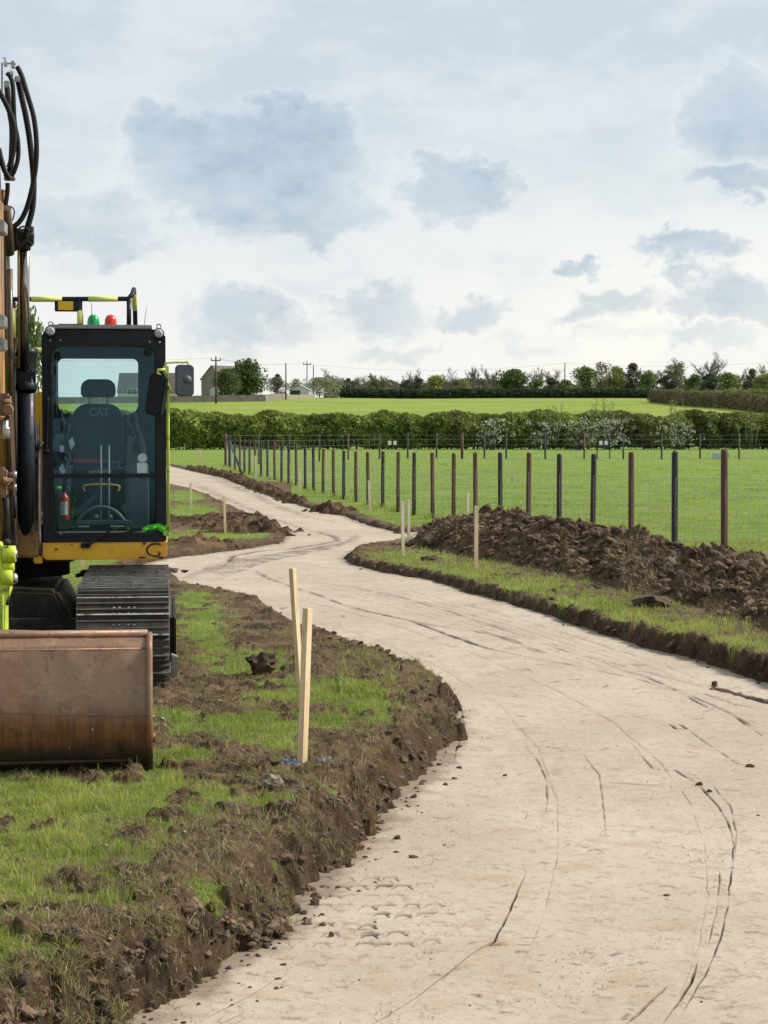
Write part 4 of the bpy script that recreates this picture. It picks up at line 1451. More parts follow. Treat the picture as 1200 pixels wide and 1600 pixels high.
def hedge_tint(X, Y, Z, v, c):
    px = 600 + F * X / Y
    c = c * (1 + 0.55 * fbm(X * 0.55, X * 0 + 2.2, 3, 741))[:, None].clip(.55, 1.6)
    br = np.clip(np.exp(-((px - 1000) / 60) ** 2) + 0.8 * np.exp(-((px - 1130) / 40) ** 2) + 0.7 * np.exp(-((px - 720) / 25) ** 2), 0, 1)[:, None] * 0.5
    c = c * (1 - br) + np.array([0.125, 0.105, 0.060]) * br
    yl = (np.clip(np.exp(-((px - 380) / 70) ** 2) + np.exp(-((px - 1180) / 40) ** 2), 0, 1) * 0.55 * np.clip(v * 1.4 - 0.3, 0, 1))[:, None]
    return c * (1 - yl) + np.array([0.215, 0.245, 0.050]) * yl


hedge('hedge', (hx(-300, 138), 137), (hx(1550, 138), 142), 2.62, 2.4, 170000, ((0.105, 0.155, 0.030), (0.270, 0.320, 0.070)), 'long dense green field hedge right behind the distant thin fence', (0.08, 0.17), 0.14, stems=520, uneven=0.14, colfun=hedge_tint)
hedge('hedge', (hx(532, 402), 402), (hx(1032, 396), 396), 1.95, 2.0, 26000, ((0.030, 0.056, 0.024), (0.055, 0.090, 0.034)), 'dark clipped hedge along the far top of the green field', (0.12, 0.26), 0.0, uneven=0.03)
hedge('hedge', (hx(1020, 352), 352), (hx(1255, 240), 240), 2.45, 2.2, 42000, ((0.090, 0.082, 0.042), (0.150, 0.140, 0.060)), 'brownish clipped hedge running down the right side of the far field', (0.08, 0.18), 0.1, stems=160, uneven=0.03)
hedge('hedge', (hx(1050, 390), 390), (hx(1290, 372), 372), 1.7, 5.0, 9000, ((0.13, 0.165, 0.03), (0.19, 0.22, 0.05)), 'yellow green scrubby strip behind the brownish right hedge', (0.15, 0.3), 0.0, uneven=0.5)
hedge('hedge', (hx(900, 408), 408), (hx(1180, 404), 404), 1.6, 2.0, 9000, ((0.045, 0.06, 0.022), (0.07, 0.085, 0.03)), 'thin dull hedge line between the skyline trees and right scrub', (0.15, 0.3), 0.0, uneven=0.4)


def blossom(px, Y, w, h, label, dens=1.0, n=2600):
    x = hx(px, Y); z0 = float(ground_z(x, Y)[0])
    t = empty('blossom_bush', (x, Y, z0)); tag(t, label, 'bush', 'white flowering bushes in the hedge')
    b = MB()
    tips = []
    for i in range(16):
        a = random.uniform(-1, 1); y = random.uniform(-.5, .2)
        p = [(a * w * .15, y * .3, 0), (a * w * .3, y, h * .45), (a * w * .5, y - .2, h * random.uniform(.7, 1.0))]
        b.tube(p, [0.035, 0.012], 4, caps=False); tips.append(p)
    so_ = b.build('stems', M_bark, t); so_['kind'] = 'stuff'
    P = []
    rg = random
    lob = [(rg.gauss(0, .36) * w, rg.uniform(-.9, .1), (.95 - .75 * rg.random() ** 1.4) * h, rg.uniform(.06, .24)) for _ in range(int(60 * dens))]
    for i in range(n):
        l = rg.choice(lob)
        P.append((l[0] + rg.gauss(0, l[3] * .8), l[1] + rg.gauss(0, l[3] * .5) - 0.4, l[2] + rg.gauss(0, l[3] * .55)))
    P = np.array(P); nn_ = len(P)
    f = RNG.random(nn_)
    c = np.where((f < 0.50)[:, None], shade((0.52, 0.53, 0.44), nn_, 0.3), shade((0.075, 0.10, 0.03), nn_, 0.3))
    fo = cards('flowers', P, RNG.uniform(.035, .085, nn_), c, t); fo['kind'] = 'stuff'


blossom(769, 136.6, 1.5, 2.35, 'bright white blossom bush near the hedge middle', 1.0, 1020)
blossom(848, 136.8, 1.7, 2.1, 'sparse white blossom bush left of the widest blossom stretch', .7, 780)
blossom(905, 136.6, 2.0, 2.1, 'wide white blossom bush behind the black board with white squares', 1.0, 1320)
blossom(948, 136.8, 2.0, 2.3, 'fullest white blossom bush just right of the black board', 1.0, 1500)
blossom(1062, 137.0, 2.0, 1.9, 'greenish white blossom bush under tall shoots at right', .7, 900)

# tall shoots standing out of the hedge
for px, top, label, n_ in ((860, 628, 'thin brown shoots rising above the hedge near the blossom', 5), (940, 618, 'tall leafy shoots above the fullest blossom bush', 9), (1062, 618, 'pale leafed shoots above the hedge before the brownish hedge end', 6), (1172, 640, 'pale yellow green shoots on the hedge near right frame edge', 6)):
    x = hx(px, 138); t = empty('sapling', (x, 138.3, 0)); tag(t, label, 'shoots', 'tall shoots growing out of the hedge')
    b = MB(); P = []
    h = V(px, top, 138)[2]
    for i in range(n_):
        dx = random.uniform(-.9, .9); hh = h * random.uniform(.84, 1.0)
        pts = [(dx * .7, 0, 0.5), (dx, .1, hh * .6), (dx + random.uniform(-.35, .35), 0, hh)]
        b.tube(pts, [.025, .008], 4, caps=False)
        for k in range(46):
            f = random.uniform(.55, 1.0)
            P.append((pts[1][0] + (pts[2][0] - pts[1][0]) * (f - .5) * 2 + random.gauss(0, .09), random.gauss(0, .09), hh * f + random.gauss(0, .06)))
    b.build('stems', M_twig, t)
    P = np.array(P); cards('leaves', P, RNG.uniform(.03, .07, len(P)), shade((0.13, 0.155, 0.04), len(P), .3, (.26, .27, .12)), t)

# ------------------------------------------------------------------ houses, wall, shed, poles
M_stonewall = mat('rubble_stone_wall', (0.215, 0.190, 0.160), (0.150, 0.130, 0.108), 1.4, 0.9, bump=0.5, bscale=5, dirt=(0.10, 0.09, 0.075), dirt_amt=0.3)
M_gable = mat('stone_gable', (0.245, 0.215, 0.185), (0.190, 0.165, 0.140), 0.9, 0.9, bump=0.4, bscale=4, dirt=(0.14, 0.12, 0.10), dirt_amt=0.3)
M_tile = mat('brown_roof_tiles', (0.120, 0.098, 0.085), (0.085, 0.070, 0.062), 1.2, 0.85, bump=0.4, bscale=6)
M_render = mat('pale_render', (0.62, 0.60, 0.56), (0.54, 0.52, 0.48), 0.8, 0.85)
M_pane = mat('dark_window_pane', (0.05, 0.06, 0.07), (0.08, 0.09, 0.10), 1.0, 0.15)
M_polewood = mat('tarred_pole', (0.050, 0.042, 0.036), (0.030, 0.026, 0.024), 1.5, 0.85)


def house(px, Y, w, d, eave, ridge, rz, wallm, roofm, label, chim=True, wins=()):
    x = hx(px, Y); z0 = float(ground_z(x, Y)[0]) - 0.3
    t = empty('house', (x, Y, z0), rz); tag(t, label, 'house')
    e, r = eave - z0, ridge - z0
    b = MB(); b.prism([(-w / 2, 0), (w / 2, 0), (w / 2, e), (0, r - .05), (-w / 2, e)], 0, d); b.build('wall', wallm, t)
    b = MB(); o = 0.25
    sl = (r - e) / (w / 2)
    b.prism([(-w / 2 - o, e - o * sl), (0, r), (w / 2 + o, e - o * sl), (w / 2 + o, e - o * sl + .16), (0, r + .18), (-w / 2 - o, e - o * sl + .16)], -0.12, d + .12)
    rf = b.build('roof', roofm, t)
    if chim:
        b = MB(); b.box((-.45, d - 1.3, r - .5), (.45, d - .4, r + 1.15), .03); b.box((-.52, d - 1.37, r + .95), (.52, d - .33, r + 1.08), .02); b.lathe([(.12, 0), (.14, .3), (.11, .35)], (0, d - .85, r + 1.15), n=10)
        b.build('chimney', M_gable, rf)
    for (wx, wz, ww, wh, side) in wins:
        fr = MB(); pn = MB()
        if side == 'f':
            fr.ring(rrect(wx - ww / 2, wz, wx + ww / 2, wz + wh, .01, 1), rrect(wx - ww / 2 + .1, wz + .1, wx + ww / 2 - .1, wz + wh - .1, .01, 1), -.05, .02)
            fr.box((wx - .04, -.04, wz + .1), (wx + .04, .01, wz + wh - .1)); fr.box((wx - ww / 2 + .1, -.035, wz + wh * .5 - .04), (wx + ww / 2 - .1, .01, wz + wh * .5 + .04))
            pn.box((wx - ww / 2 + .1, -.012, wz + .1), (wx + ww / 2 - .1, -.004, wz + wh - .1))
        else:
            s = -1 if side == 'l' else 1
            X = s * w / 2
            fr.box((X - .05, wx - ww / 2, wz), (X + .05, wx + ww / 2, wz + .1)); fr.box((X - .05, wx - ww / 2, wz + wh - .1), (X + .05, wx + ww / 2, wz + wh))
            for yy_ in (wx - ww / 2, wx - .05, wx + ww / 2 - .1): fr.box((X - .045, yy_, wz + .1), (X + .045, yy_ + .1, wz + wh - .1))
            pn.box((X - .012 * 1, wx - ww / 2, wz + .1), (X + .012, wx + ww / 2, wz + wh - .1))
        f_ = fr.build('window', M_white, t); pn.build('pane', M_pane, f_)
    return t, z0


Yh = 385
g1z = V(312, 602, Yh)[2]; r1z = V(333, 572, Yh)[2]
house(331, Yh, 5.4, 9.0, V(312, 592, Yh)[2], r1z, -0.62, M_gable, M_tile, 'tall stone gabled house with brown roof and chimney left of the big dark tree')
house(278, 400, 6.5, 12.0, V(262, 612, 400)[2], V(262, 584, 400)[2], 1.571, M_render, M_tile, 'low pale bungalow with brown roof seen behind the excavator mirror', chim=False,
      wins=((2.0, 1.0, 1.8, 1.3, 'f'), (9, 1.0, 2.0, 1.3, 'l'), (6, 1.0, 2.0, 1.3, 'l'), (9, 1.0, 2.0, 1.3, 'r'), (6, 1.0, 2.0, 1.3, 'r'), (3, 1.0, 2.0, 1.3, 'r')))
# lean-to on the tall house
b = MB(); x = hx(340, 380); z0 = float(ground_z(x, 380)[0])
b.prism([(-1.5, 0), (1.5, 0), (1.5, 2.2), (0, 3.0), (-1.5, 2.2)], 0, 2.5); o = b.build('porch', M_render, None); o.location = (x, 380.5, z0)
tag(o, 'small pale porch at the foot of the tall stone house', 'porch')

# garden wall
def wall_run(pts, h, th, label, m=M_stonewall, name='stone_wall'):
    b = MB()
    for (a, c) in zip(pts[:-1], pts[1:]):
        n_ = max(2, int(math.dist(a, c) / 2.5))
        dx, dy = c[0] - a[0], c[1] - a[1]; L = math.hypot(dx, dy); nx, ny = -dy / L * th / 2, dx / L * th / 2
        for i in range(n_):
            x0, y0 = a[0] + dx * i / n_, a[1] + dy * i / n_; x1, y1 = a[0] + dx * (i + 1) / n_, a[1] + dy * (i + 1) / n_
            zb = min(float(ground_z(x0, y0)[0]), float(ground_z(x1, y1)[0])) - .3
            zt = (float(ground_z(x0, y0)[0]) + float(ground_z(x1, y1)[0])) / 2 + h + 0.03 * (i % 2)
            t = bmesh.new()
            vs = [t.verts.new(v) for v in ((x0 - nx, y0 - ny, zb), (x1 - nx, y1 - ny, zb), (x1 + nx, y1 + ny, zb), (x0 + nx, y0 + ny, zb), (x0 - nx, y0 - ny, zt), (x1 - nx, y1 - ny, zt), (x1 + nx, y1 + ny, zt), (x0 + nx, y0 + ny, zt))]
            for f in ((0, 1, 5, 4), (1, 2, 6, 5), (2, 3, 7, 6), (3, 0, 4, 7), (4, 5, 6, 7)): t.faces.new([vs[k] for k in f])
            b._paste(t)
    o = b.build(name, m); tag(o, label, 'wall'); return o


wall_run([(hx(60, 336), 336), (hx(413, 346), 346), (hx(448, 372), 372)], 1.15, 0.4, 'long grey stone wall in front of the houses at left')
wall_run([(hx(449, 374), 374), (hx(492, 376), 376)], 0.85, 0.1, 'low weathered board fence right of the grey stone wall', M_wood2, 'board_fence')

# open shed
Ys = 388; x = hx(468, Ys); z0 = float(ground_z(x, Ys)[0])
t = empty('shed', (x, Ys, z0), -0.1); tag(t, 'white gabled open-fronted shed left of the cream blossom tree', 'shed')
M_tin = mat('pale_tin', (0.55, 0.57, 0.58), (0.45, 0.47, 0.48), 1.5, 0.5, stretch=(6, 1, 1))
b = MB(); w = 2.0; e = 1.6; r = 2.55
b.prism([(-w, 0), (-w + .12, 0), (-w + .12, e), (-w, e)], 0, 4); b.prism([(0.2, 0), (w, 0), (w, e), (0.2, e)], 0, 4)
b.prism([(-w, e + .005), (w, e + .005), (0, r)], 0, 4); b.box((-w + .13, 3.8, 0), (.19, 3.95, e))
b.build('wall', M_tin, t)
b = MB(); b.prism([(-w - .2, e - .06), (0, r + .05), (w + .2, e - .06), (w + .2, e + .04), (0, r + .16), (-w - .2, e + .04)], -.15, 4.1); b.build('roof', mat('grey_tin_roof', (.36, .38, .40), (.28, .30, .32), 1.2, .5), t)

def pole(px, base, top, Y, label, arm=False, wid=.13):
    x = hx(px, Y); z0 = float(ground_z(x, Y)[0]); zt = V(px, top, Y)[2]
    t = empty('utility_pole', (x, Y, z0)); tag(t, label, 'pole', 'wooden utility poles')
    b = MB(); b.tube([(0, 0, -.3), (0, 0, zt - z0)], [wid, wid * .75], 8); b.build('post', M_polewood, t)
    if arm:
        b = MB(); b.box((-.85, -.08, zt - z0 - .55), (.85, .08, zt - z0 - .38), .02); b.build('crossarm', M_polewood, t)
        b = MB()
        for dx in (-.78, 0, .78): b.lathe([(.05, 0), (.06, .12), (.10, .14), (.10, .26), (.05, .34)], (dx, 0, zt - z0 - (.38 if dx else 0)), n=8)
        b.build('insulator', M_polewood, t)
    return (x, Y, zt)


pa = pole(338, 633, 559, 330, 'tall pole with crossarm standing before the stone house', True, .17)
pb = pole(447, 618, 567, 366, 'slim pole left of the white shed', False, .14)
pc = pole(480, 600, 566, 420, 'pole with small top fittings behind the white shed', True, .12)
pd = pole(490, 600, 570, 410, 'plain pole just right of the pole behind the shed', False, .12)
pe = pole(882, 600, 567, 400, 'lone slim pole among the trees right of centre', False, .13)


def wire(a, c, sag, label, r=.016):
    pts = [tuple(np.array(a) * (1 - k / 16) + np.array(c) * k / 16 - np.array([0, 0, sag * 4 * (k / 16) * (1 - k / 16)])) for k in range(17)]
    b = MB(); b.tube(pts, r, 4); o = b.build('overhead_wire', M_polewood); tag(o, label, 'wire')


wire((hx(-60, 330), 330, pa[2] + .1), pa, .6, 'overhead wire from the left frame edge to the crossarm pole')
wire(pa, pb, .8, 'overhead wire between the crossarm pole and the slim pole')
wire(pa, pc, .9, 'overhead wire between the crossarm pole and the pole behind the shed')
wire(pd, pe, 1.4, 'overhead wire from the shed poles to the lone slim pole')
wire(pe, (hx(1300, 380), 380, pe[2] + .6), 1.2, 'overhead wire from the lone slim pole to the right frame edge')
wire((hx(775, 250), 250, V(775, 586, 250)[2]), (hx(1300, 240), 240, V(1300, 584, 240)[2]), .25, 'lower thin wire crossing in front of the skyline trees at right', .02)

# ------------------------------------------------------------------ excavator
TH = math.atan2(0.1126, 0.9936)
EO = np.array([-(600 - 163.5) / F * 15.5, 15.5, 0.0])
ER = np.array([math.cos(TH), math.sin(TH), 0.0])
EB = np.array([-math.sin(TH), math.cos(TH), 0.0])
EXC = empty('excavator', tuple(EO), TH)
tag(EXC, 'yellow tracked excavator facing the path with black cab and rusty bucket', 'excavator')


def ML(px, py, ly):
    d = ray(px, py)
    t = (ly - np.dot(CAM - EO, EB)) / np.dot(d, EB)
    p = CAM + d * t - EO
    return float(np.dot(p, ER)), ly, float(p[2])


def X_(px, ly): return ML(px, 800, ly)[0]
def Z_(py, ly): return ML(300, py, ly)[2]


YEL = mat('machine_yellow', (0.76, 0.42, 0.018), (0.66, 0.355, 0.016), 3, 0.42, bump=0.06, bscale=20, dirt=(0.30, 0.16, 0.05), dirt_amt=0.15)
ORG = mat('worn_orange_yellow', (0.42, 0.205, 0.032), (0.24, 0.115, 0.028), 5, 0.5, bump=0.1, bscale=20, dirt=(0.05, 0.03, 0.018), dirt_amt=0.75, stretch=(1, 1, .45))
BLK = mat('cab_black', (0.008, 0.011, 0.017), (0.012, 0.016, 0.022), 5, 0.38, bump=0.03)
BLK.node_tree.nodes['Principled BSDF'].inputs['Specular IOR Level'].default_value = 0.25
RUB = mat('black_rubber', (0.010, 0.010, 0.011), (0.018, 0.017, 0.017), 8, 0.6, bump=0.1)
GRS = mat('greasy_black', (0.012, 0.011, 0.010), (0.030, 0.025, 0.020), 6, 0.55, bump=0.3, dirt=(0.06, 0.042, 0.028), dirt_amt=0.35)
for q_ in (RUB, GRS): q_.node_tree.nodes['Principled BSDF'].inputs['Specular IOR Level'].default_value = 0.2
LIME = mat('lime_paint', (0.50, 0.62, 0.03), (0.40, 0.50, 0.03), 5, 0.45, dirt=(0.12, 0.12, 0.03), dirt_amt=0.35)
LIMEP = mat('pale_lime_rail', (0.52, 0.62, 0.12), (0.44, 0.54, 0.10), 5, 0.45, dirt=(0.16, 0.17, 0.07), dirt_amt=0.2)
CHR = mat('chromed_rod', (0.42, 0.40, 0.37), (0.30, 0.28, 0.25), 3, 0.22, metal=1.0, rough_var=0.05)
STL = mat('worn_steel', (0.40, 0.39, 0.37), (0.26, 0.25, 0.24), 9, 0.38, metal=0.85, bump=0.2, dirt=(0.10, 0.07, 0.05), dirt_amt=0.3)
GRY = mat('grey_plastic', (0.10, 0.115, 0.13), (0.075, 0.085, 0.10), 5, 0.55)
SEAT = mat('seat_fabric', (0.030, 0.040, 0.050), (0.040, 0.052, 0.062), 20, 0.9, bump=0.2, bscale=120)
WHT = mat('white_paint', (0.78, 0.79, 0.78), (0.68, 0.69, 0.68), 6, 0.4)
RED = mat('red_enamel', (0.55, 0.03, 0.025), (0.42, 0.025, 0.02), 6, 0.3)
SIGN = mat('yellow_sign', (0.75, 0.50, 0.01), (0.68, 0.44, 0.01), 6, 0.4)
G_UP = glassmat('tinted_glass', (0.84, 0.91, 0.92), 0.022, 0.012)
G_SD = glassmat('side_glass', (0.90, 0.97, 0.97), 0.02, 0.01)

# ---- cab
xl, xr = X_(67, 0), X_(260, 0)
zt, zs, zb = Z_(517, 0), Z_(846, 0), Z_(873, 0)
D = 1.62
px_in = (83, 243)
cab = MB()
# front frame
cab.ring(rrect(xl, zs, xr, zt, (.02, .02, .07, .07), 8), rrect(X_(83, 0), Z_(833, 0), X_(244, 0), Z_(541, 0), (.075, .03, .09, .11), 8), 0.0, 0.07)
# raised seal around the glass
cab.ring(rrect(X_(79.5, 0), Z_(836, 0), X_(247.5, 0), Z_(537.5, 0), (.085, .04, .10, .12), 8), rrect(X_(82.5, 0), Z_(833.5, 0), X_(244.5, 0), Z_(540.5, 0), (.075, .03, .09, .11), 8), -0.012, 0.004)
# divider between the two panes
cab.box((X_(83, 0) - .01, 0.003, Z_(746, 0)), (X_(244, 0) + .01, 0.05, Z_(740, 0)), .004)
# rear wall with its window
ry = D - .06
cab.ring(rrect(xl + .01, zs, xr - .01, zt - .02, .06, 8), rrect(X_(92, ry), Z_(648, ry), X_(217, ry), Z_(561, ry), (.10, .10, .05, .05), 8), D - .06, D)
# side posts, sills, roof, floor
for s, x0 in ((-1, xl), (1, xr)):
    xa, xb = (x0, x0 + .07) if s < 0 else (x0 - .07, x0)
    cab.box((xa, .075, zs), (xb, D - .065, zs + .16), .01)
    cab.box((xa, .075, zt - .12), (xb, D - .065, zt - .03), .01)
    cab.box((xa, .80, zs + .165), (xb, .88, zt - .125), .01)
cab.box((xl + .01, .02, zt - .03), (xr - .01, D - .01, zt + .012), .02)
cab.box((xl + .075, .075, zs), (xr - .075, D - .065, zs + .04))
CAB = cab.build('cab', BLK, EXC)
MBx = MB


def part(name, b, m, parent=CAB, smooth=None):
    return b.build(name, m, parent, smooth)


b = MB(); b.prism(rrect(X_(84.2, .03), Z_(739.5, .03), X_(242.8, .03), Z_(542.5, .03), (.01, .01, .085, .105), 8), .026, .032); part('windscreen', b, G_UP)
b = MB(); b.prism(rrect(X_(84.2, .03), Z_(832, .03), X_(242.8, .03), Z_(746.5, .03), (.07, .025, .01, .01), 8), .026, .032); part('lower_windscreen', b, G_UP)
b = MB(); b.prism(rrect(X_(93, ry), Z_(647, ry), X_(216, ry), Z_(562, ry), (.09, .09, .04, .04), 8), D - .034, D - .028); part('rear_window', b, G_SD)
for s, x0 in ((-1, xl + .035), (1, xr - .035)):
    b = MB()
    b.box((x0 - .003, .08, zs + .165), (x0 + .003, .795, zt - .125)); b.box((x0 - .003, .885, zs + .165), (x0 + .003, D - .07, zt - .125))
    part('side_window', b, G_SD)
# yellow skirt with the worn hook-shaped mark
b = MB(); b.prism(rrect(xl - .005, zb, xr + .006, zs - .003, (.045, .05, .004, .004), 6), -.02, D, .008); SK = part('skirt', b, YEL)
b = MB()
ly = -.0225
hk = [(252, 851), (245, 849.5), (236, 851), (230, 857), (231, 864), (238, 868), (246, 869), (250, 864), (247, 862)]
b.tube([ML(x, y, ly) for x, y in hk], [.008, .015, .018, .015, .013, .017, .023, .017, .008], 8, spline=5)
b.lump(ML(225.5, 849, ly), .011, 3, 2, .4, (1, .3, 1)); b.lump(ML(88, 858, ly), .012, 5, 2, .4, (1.4, .3, .5)); b.lump(ML(112, 851, ly), .007, 7, 2, .4, (1.4, .3, .6))
b.lump(ML(252, 871, ly), .02, 8, 2, .4, (1.2, .3, .6)); b.lump(ML(222, 871, ly), .016, 9, 2, .4, (2.2, .3, .4))
mk = b.build('paint_chips', mat('bare_rusty_chip', (.045, .022, .014), (.07, .03, .02), 20, .8), SK)
# bolts
for px, py in ((94, 835), (234, 835), (94.5, 532), (234, 534), (78.5, 532), (249, 535)):
    b = MB(); q = ML(px, py, 0); b.lathe([(.010, 0), (.010, .005), (.006, .008)], (q[0], -.001, q[2]), (0, -1, 0), 12); part('bolt', b, STL)
# roof plate
b = MB(); b.prism(rrect(X_(85, 0) - .03, zt + .013, X_(245, 0) - .03, zt + .045, .012, 3), -.02, D - .1, .006); part('roof_panel', b, mat('pale_roof_panel', (.30, .31, .33), (.24, .25, .27), 4, .5))
# interior
b = MB()
b.prism(rrect(X_(115, 1.1), Z_(728, 1.1), X_(193, 1.1), Z_(631, 1.1), (.05, .05, .13, .13), 8), 1.02, 1.16, .03)
b.box((X_(112, .8), .62, Z_(742, .8)), (X_(196, .8), 1.08, Z_(722, .8)), .05)
b.box((X_(140, .8), .70, zs + .04), (X_(172, .8), 1.0, Z_(742, .8)), .02)
ST = part('seat', b, SEAT)
b = MB(); b.prism(rrect(X_(128, 1.1), Z_(621, 1.1), X_(182, 1.1), Z_(593, 1.1), (.035, .035, .08, .08), 8), 1.03, 1.13, .02); part('headrest', b, SEAT)
b = MB()
for px in (141, 169): b.tube([(X_(px, 1.08), 1.08, Z_(632, 1.08)), (X_(px, 1.08), 1.08, Z_(619, 1.08))], .007, 8)
part('headrest_post', b, STL)
tx = bpy.data.curves.new('seat_lettering', 'FONT'); tx.body = 'CAT'; tx.size = 0.088; tx.extrude = .002; tx.align_x = 'CENTER'; tx.offset = 0.004
to = bpy.data.objects.new('seat_lettering', tx); COL.objects.link(to)
dg = bpy.context.evaluated_depsgraph_get(); me = bpy.data.meshes.new_from_object(to.evaluated_get(dg))
bpy.data.objects.remove(to)
me.materials.append(mat('embroidered_grey', (.20, .215, .22), None, 30, .9))
q = ML(155, 649, 1.016)
lo = bpy.data.objects.new('lettering', me); COL.objects.link(lo); lo.parent = CAB; lo.location = (q[0], 1.016, q[2]); lo.rotation_euler = (math.pi / 2, 0, 0)
b = MB(); b.box((X_(115, .61), .60, Z_(722, .61)), (X_(166, .61), .63, Z_(717.5, .61)), .006); part('seat_cushion_edge', b, mat('dull_red_fabric', (.45, .04, .05), (.35, .035, .04), 20, .9))
b = MB()
for s, a, c in ((-1, 88, 112), (1, 197, 232)):
    b.box((X_(a, .75), .50, zs + .05), (X_(c, .75), 1.15, Z_(722, .75)), .03)
    b.prism([(X_(a, .6), Z_(722, .6)), (X_(c, .6), Z_(722, .6)), (X_(c, .6) - .03, Z_(690, .6)), (X_(a, .6) + .02, Z_(680, .6))], .52, .62, .01)
part('console', b, GRY)
for px in (104, 213):
    b = MB(); q = ML(px, 690, .5)
    b.tube([(q[0], .5, q[2] - .08), (q[0] + (.02 if px > 150 else 0), .47, q[2] + .05), (q[0] - .02 * (1 if px > 150 else -1), .46, q[2] + .17)], [.045, .018, .03], 10); b.lump((q[0] - .02 * (1 if px > 150 else -1), .46, q[2] + .19), .035, 2, 2, .2, (1, 1, 1.4))
    part('joystick', b, RUB)
b = MB(); b.prism([ML(195, 652, .9)[::2], ML(204, 648, .9)[::2], ML(228, 690, .9)[::2], ML(222, 705, .9)[::2]], .86, .93, .015); part('armrest', b, GRY)
for px in (157.5, 170):
    b = MB(); b.tube([ML(px, 815, .28), ML(px + .3, 696, .34)], [.009, .007], 8); part('pedal_lever', b, mat('grey_lever', (.30, .33, .35), None, 8, .4))
b = MB(); b.tube([ML(133, 768, .4), ML(134, 758, .4), ML(183, 758, .4), ML(184, 768, .4)], .008, 8, spline=4); part('floor_rail', b, YEL)
b = MB()
arc = [ML(158 + 42 * math.cos(a), 838 - 46 * math.sin(a), .18) for a in np.linspace(0.2, 2.94, 14)]
b.tube(arc, .016, 8); b.box((X_(120, .2), .14, Z_(818, .2)), (X_(205, .2), .24, Z_(812, .2)), .006)
for px in (150, 172): b.lathe([(.022, 0), (.022, .02), (.012, .03)], ML(px, 808, .13), (0, -1, 0), 12)
part('pedal_guard', b, GRY)
b = MB(); b.box((xl + .08, .3, zs + .045), (xr - .08, 1.4, zs + .06)); part('floor_mat', b, mat('floor_mat', (.10, .085, .065), (.16, .13, .10), 8, .9, bump=.4))
b = MB(); b.prism([ML(107, 690, .45)[::2], ML(113, 683, .45)[::2], ML(117, 694, .45)[::2], ML(111, 703, .45)[::2]], .445, .455); b.box((X_(94, .45), .44, Z_(706, .45)), (X_(101, .45), .45, Z_(696, .45))); part('paper_tag', b, WHT)
b = MB(); b.prism([ML(188, 792, .5)[::2], ML(201, 781, .5)[::2], ML(211, 792, .5)[::2], ML(196, 803, .5)[::2]], .49, .50); part('dashboard_card', b, GRY)
b = MB(); b.box((X_(83, .55), .52, Z_(725, .55)), (X_(108, .55), .58, Z_(678, .55)), .03); part('monitor', b, GRY)
b = MB(); q = ML(222.5, 715.5, .024); b.lathe([(.036, 0), (.036, .002)], (q[0], .0255, q[2]), (0, -1, 0), 28); b.box((X_(214.5, .025), .0235, Z_(739, .025)), (X_(230.5, .025), .0255, Z_(723, .025))); part('window_sticker', b, mat('pale_sticker', (.50, .62, .62), (.42, .55, .55), 9, .5))
b = MB(); b.tube([ML(96, 640, 1.2), ML(100, 668, .9), ML(96, 700, .6), ML(104, 720, .5)], .008, 6, spline=5); part('coiled_cable', b, GRY)
b = MB(); b.box((X_(198, 1.3), 1.30, Z_(735, 1.3)), (X_(228, 1.3), 1.45, Z_(706, 1.3)), .02); part('storage_box', b, GRY)
b = MB(); b.prism([ML(92, 732, .4)[::2], ML(98, 724, .4)[::2], ML(103, 738, .4)[::2], ML(97, 741, .4)[::2]], .395, .40); part('paper_tag', b, WHT)
b = MB(); b.prism([ML(138, 736, .5)[::2], ML(174, 733, .5)[::2], ML(176, 738, .5)[::2], ML(140, 739.5, .5)[::2]], .48, .50); part('clipboard', b, mat('tan_board', (.42, .30, .17), (.32, .22, .12), 9, .7))
b = MB(); b.prism([ML(116, 798, .7)[::2], ML(150, 770, .7)[::2], ML(154, 775, .7)[::2], ML(122, 806, .7)[::2]], .69, .71); part('floor_strut', b, GRY)
# wiper
b = MB(); b.box((X_(126, -.03), -.055, Z_(855, -.03)), (X_(141, -.03), -.018, Z_(847, -.03)), .006)
b.tube([ML(133, 852, -.045), ML(140, 850, -.05), ML(172, 829, -.04), ML(186, 824, -.03)], [.016, .012, .007, .006], 8); b.tube([ML(158, 838, -.02), ML(236, 826, -.015)], .006, 6); part('wiper', b, RUB)
# work lights on the roof corners
for px, py in ((78.5, 517.5), (248, 521)):
    b = MB(); q = ML(px, py, -.06)
    b.lathe([(.02, -.07), (.040, -.05), (.044, 0), (.044, .012), (.037, .014)], (q[0], -.06, q[2]), (0, -1, 0), 24); b.tube([(q[0], -.02, q[2]), (q[0], .03, q[2] - .03)], .012, 8)
    b.tube([(q[0] - .01, -.03, q[2] + .04), (q[0] - .015, -.02, q[2] + .07), (q[0] + .01, 0, q[2] + .075), (q[0] + .02, .02, q[2] + .05)], .004, 6, spline=4)
    wl = part('work_light', b, BLK)
for px, py in ((78.5, 517.5), (248, 521)):
    b = MB(); q = ML(px, py, -.06); b.lathe([(.036, 0), (.030, .006), (.004, .009)], (q[0], -.0745, q[2]), (0, -1, 0), 24)
    for k in range(5): b.lathe([(.008, 0), (.004, .006)], (q[0] + .02 * math.cos(k * 1.257), -.083, q[2] + .02 * math.sin(k * 1.257)), (0, -1, 0), 8)
    part('lamp_lens', b, mat('lamp_lens', (.42, .42, .40), (.34, .34, .33), 20, .2))


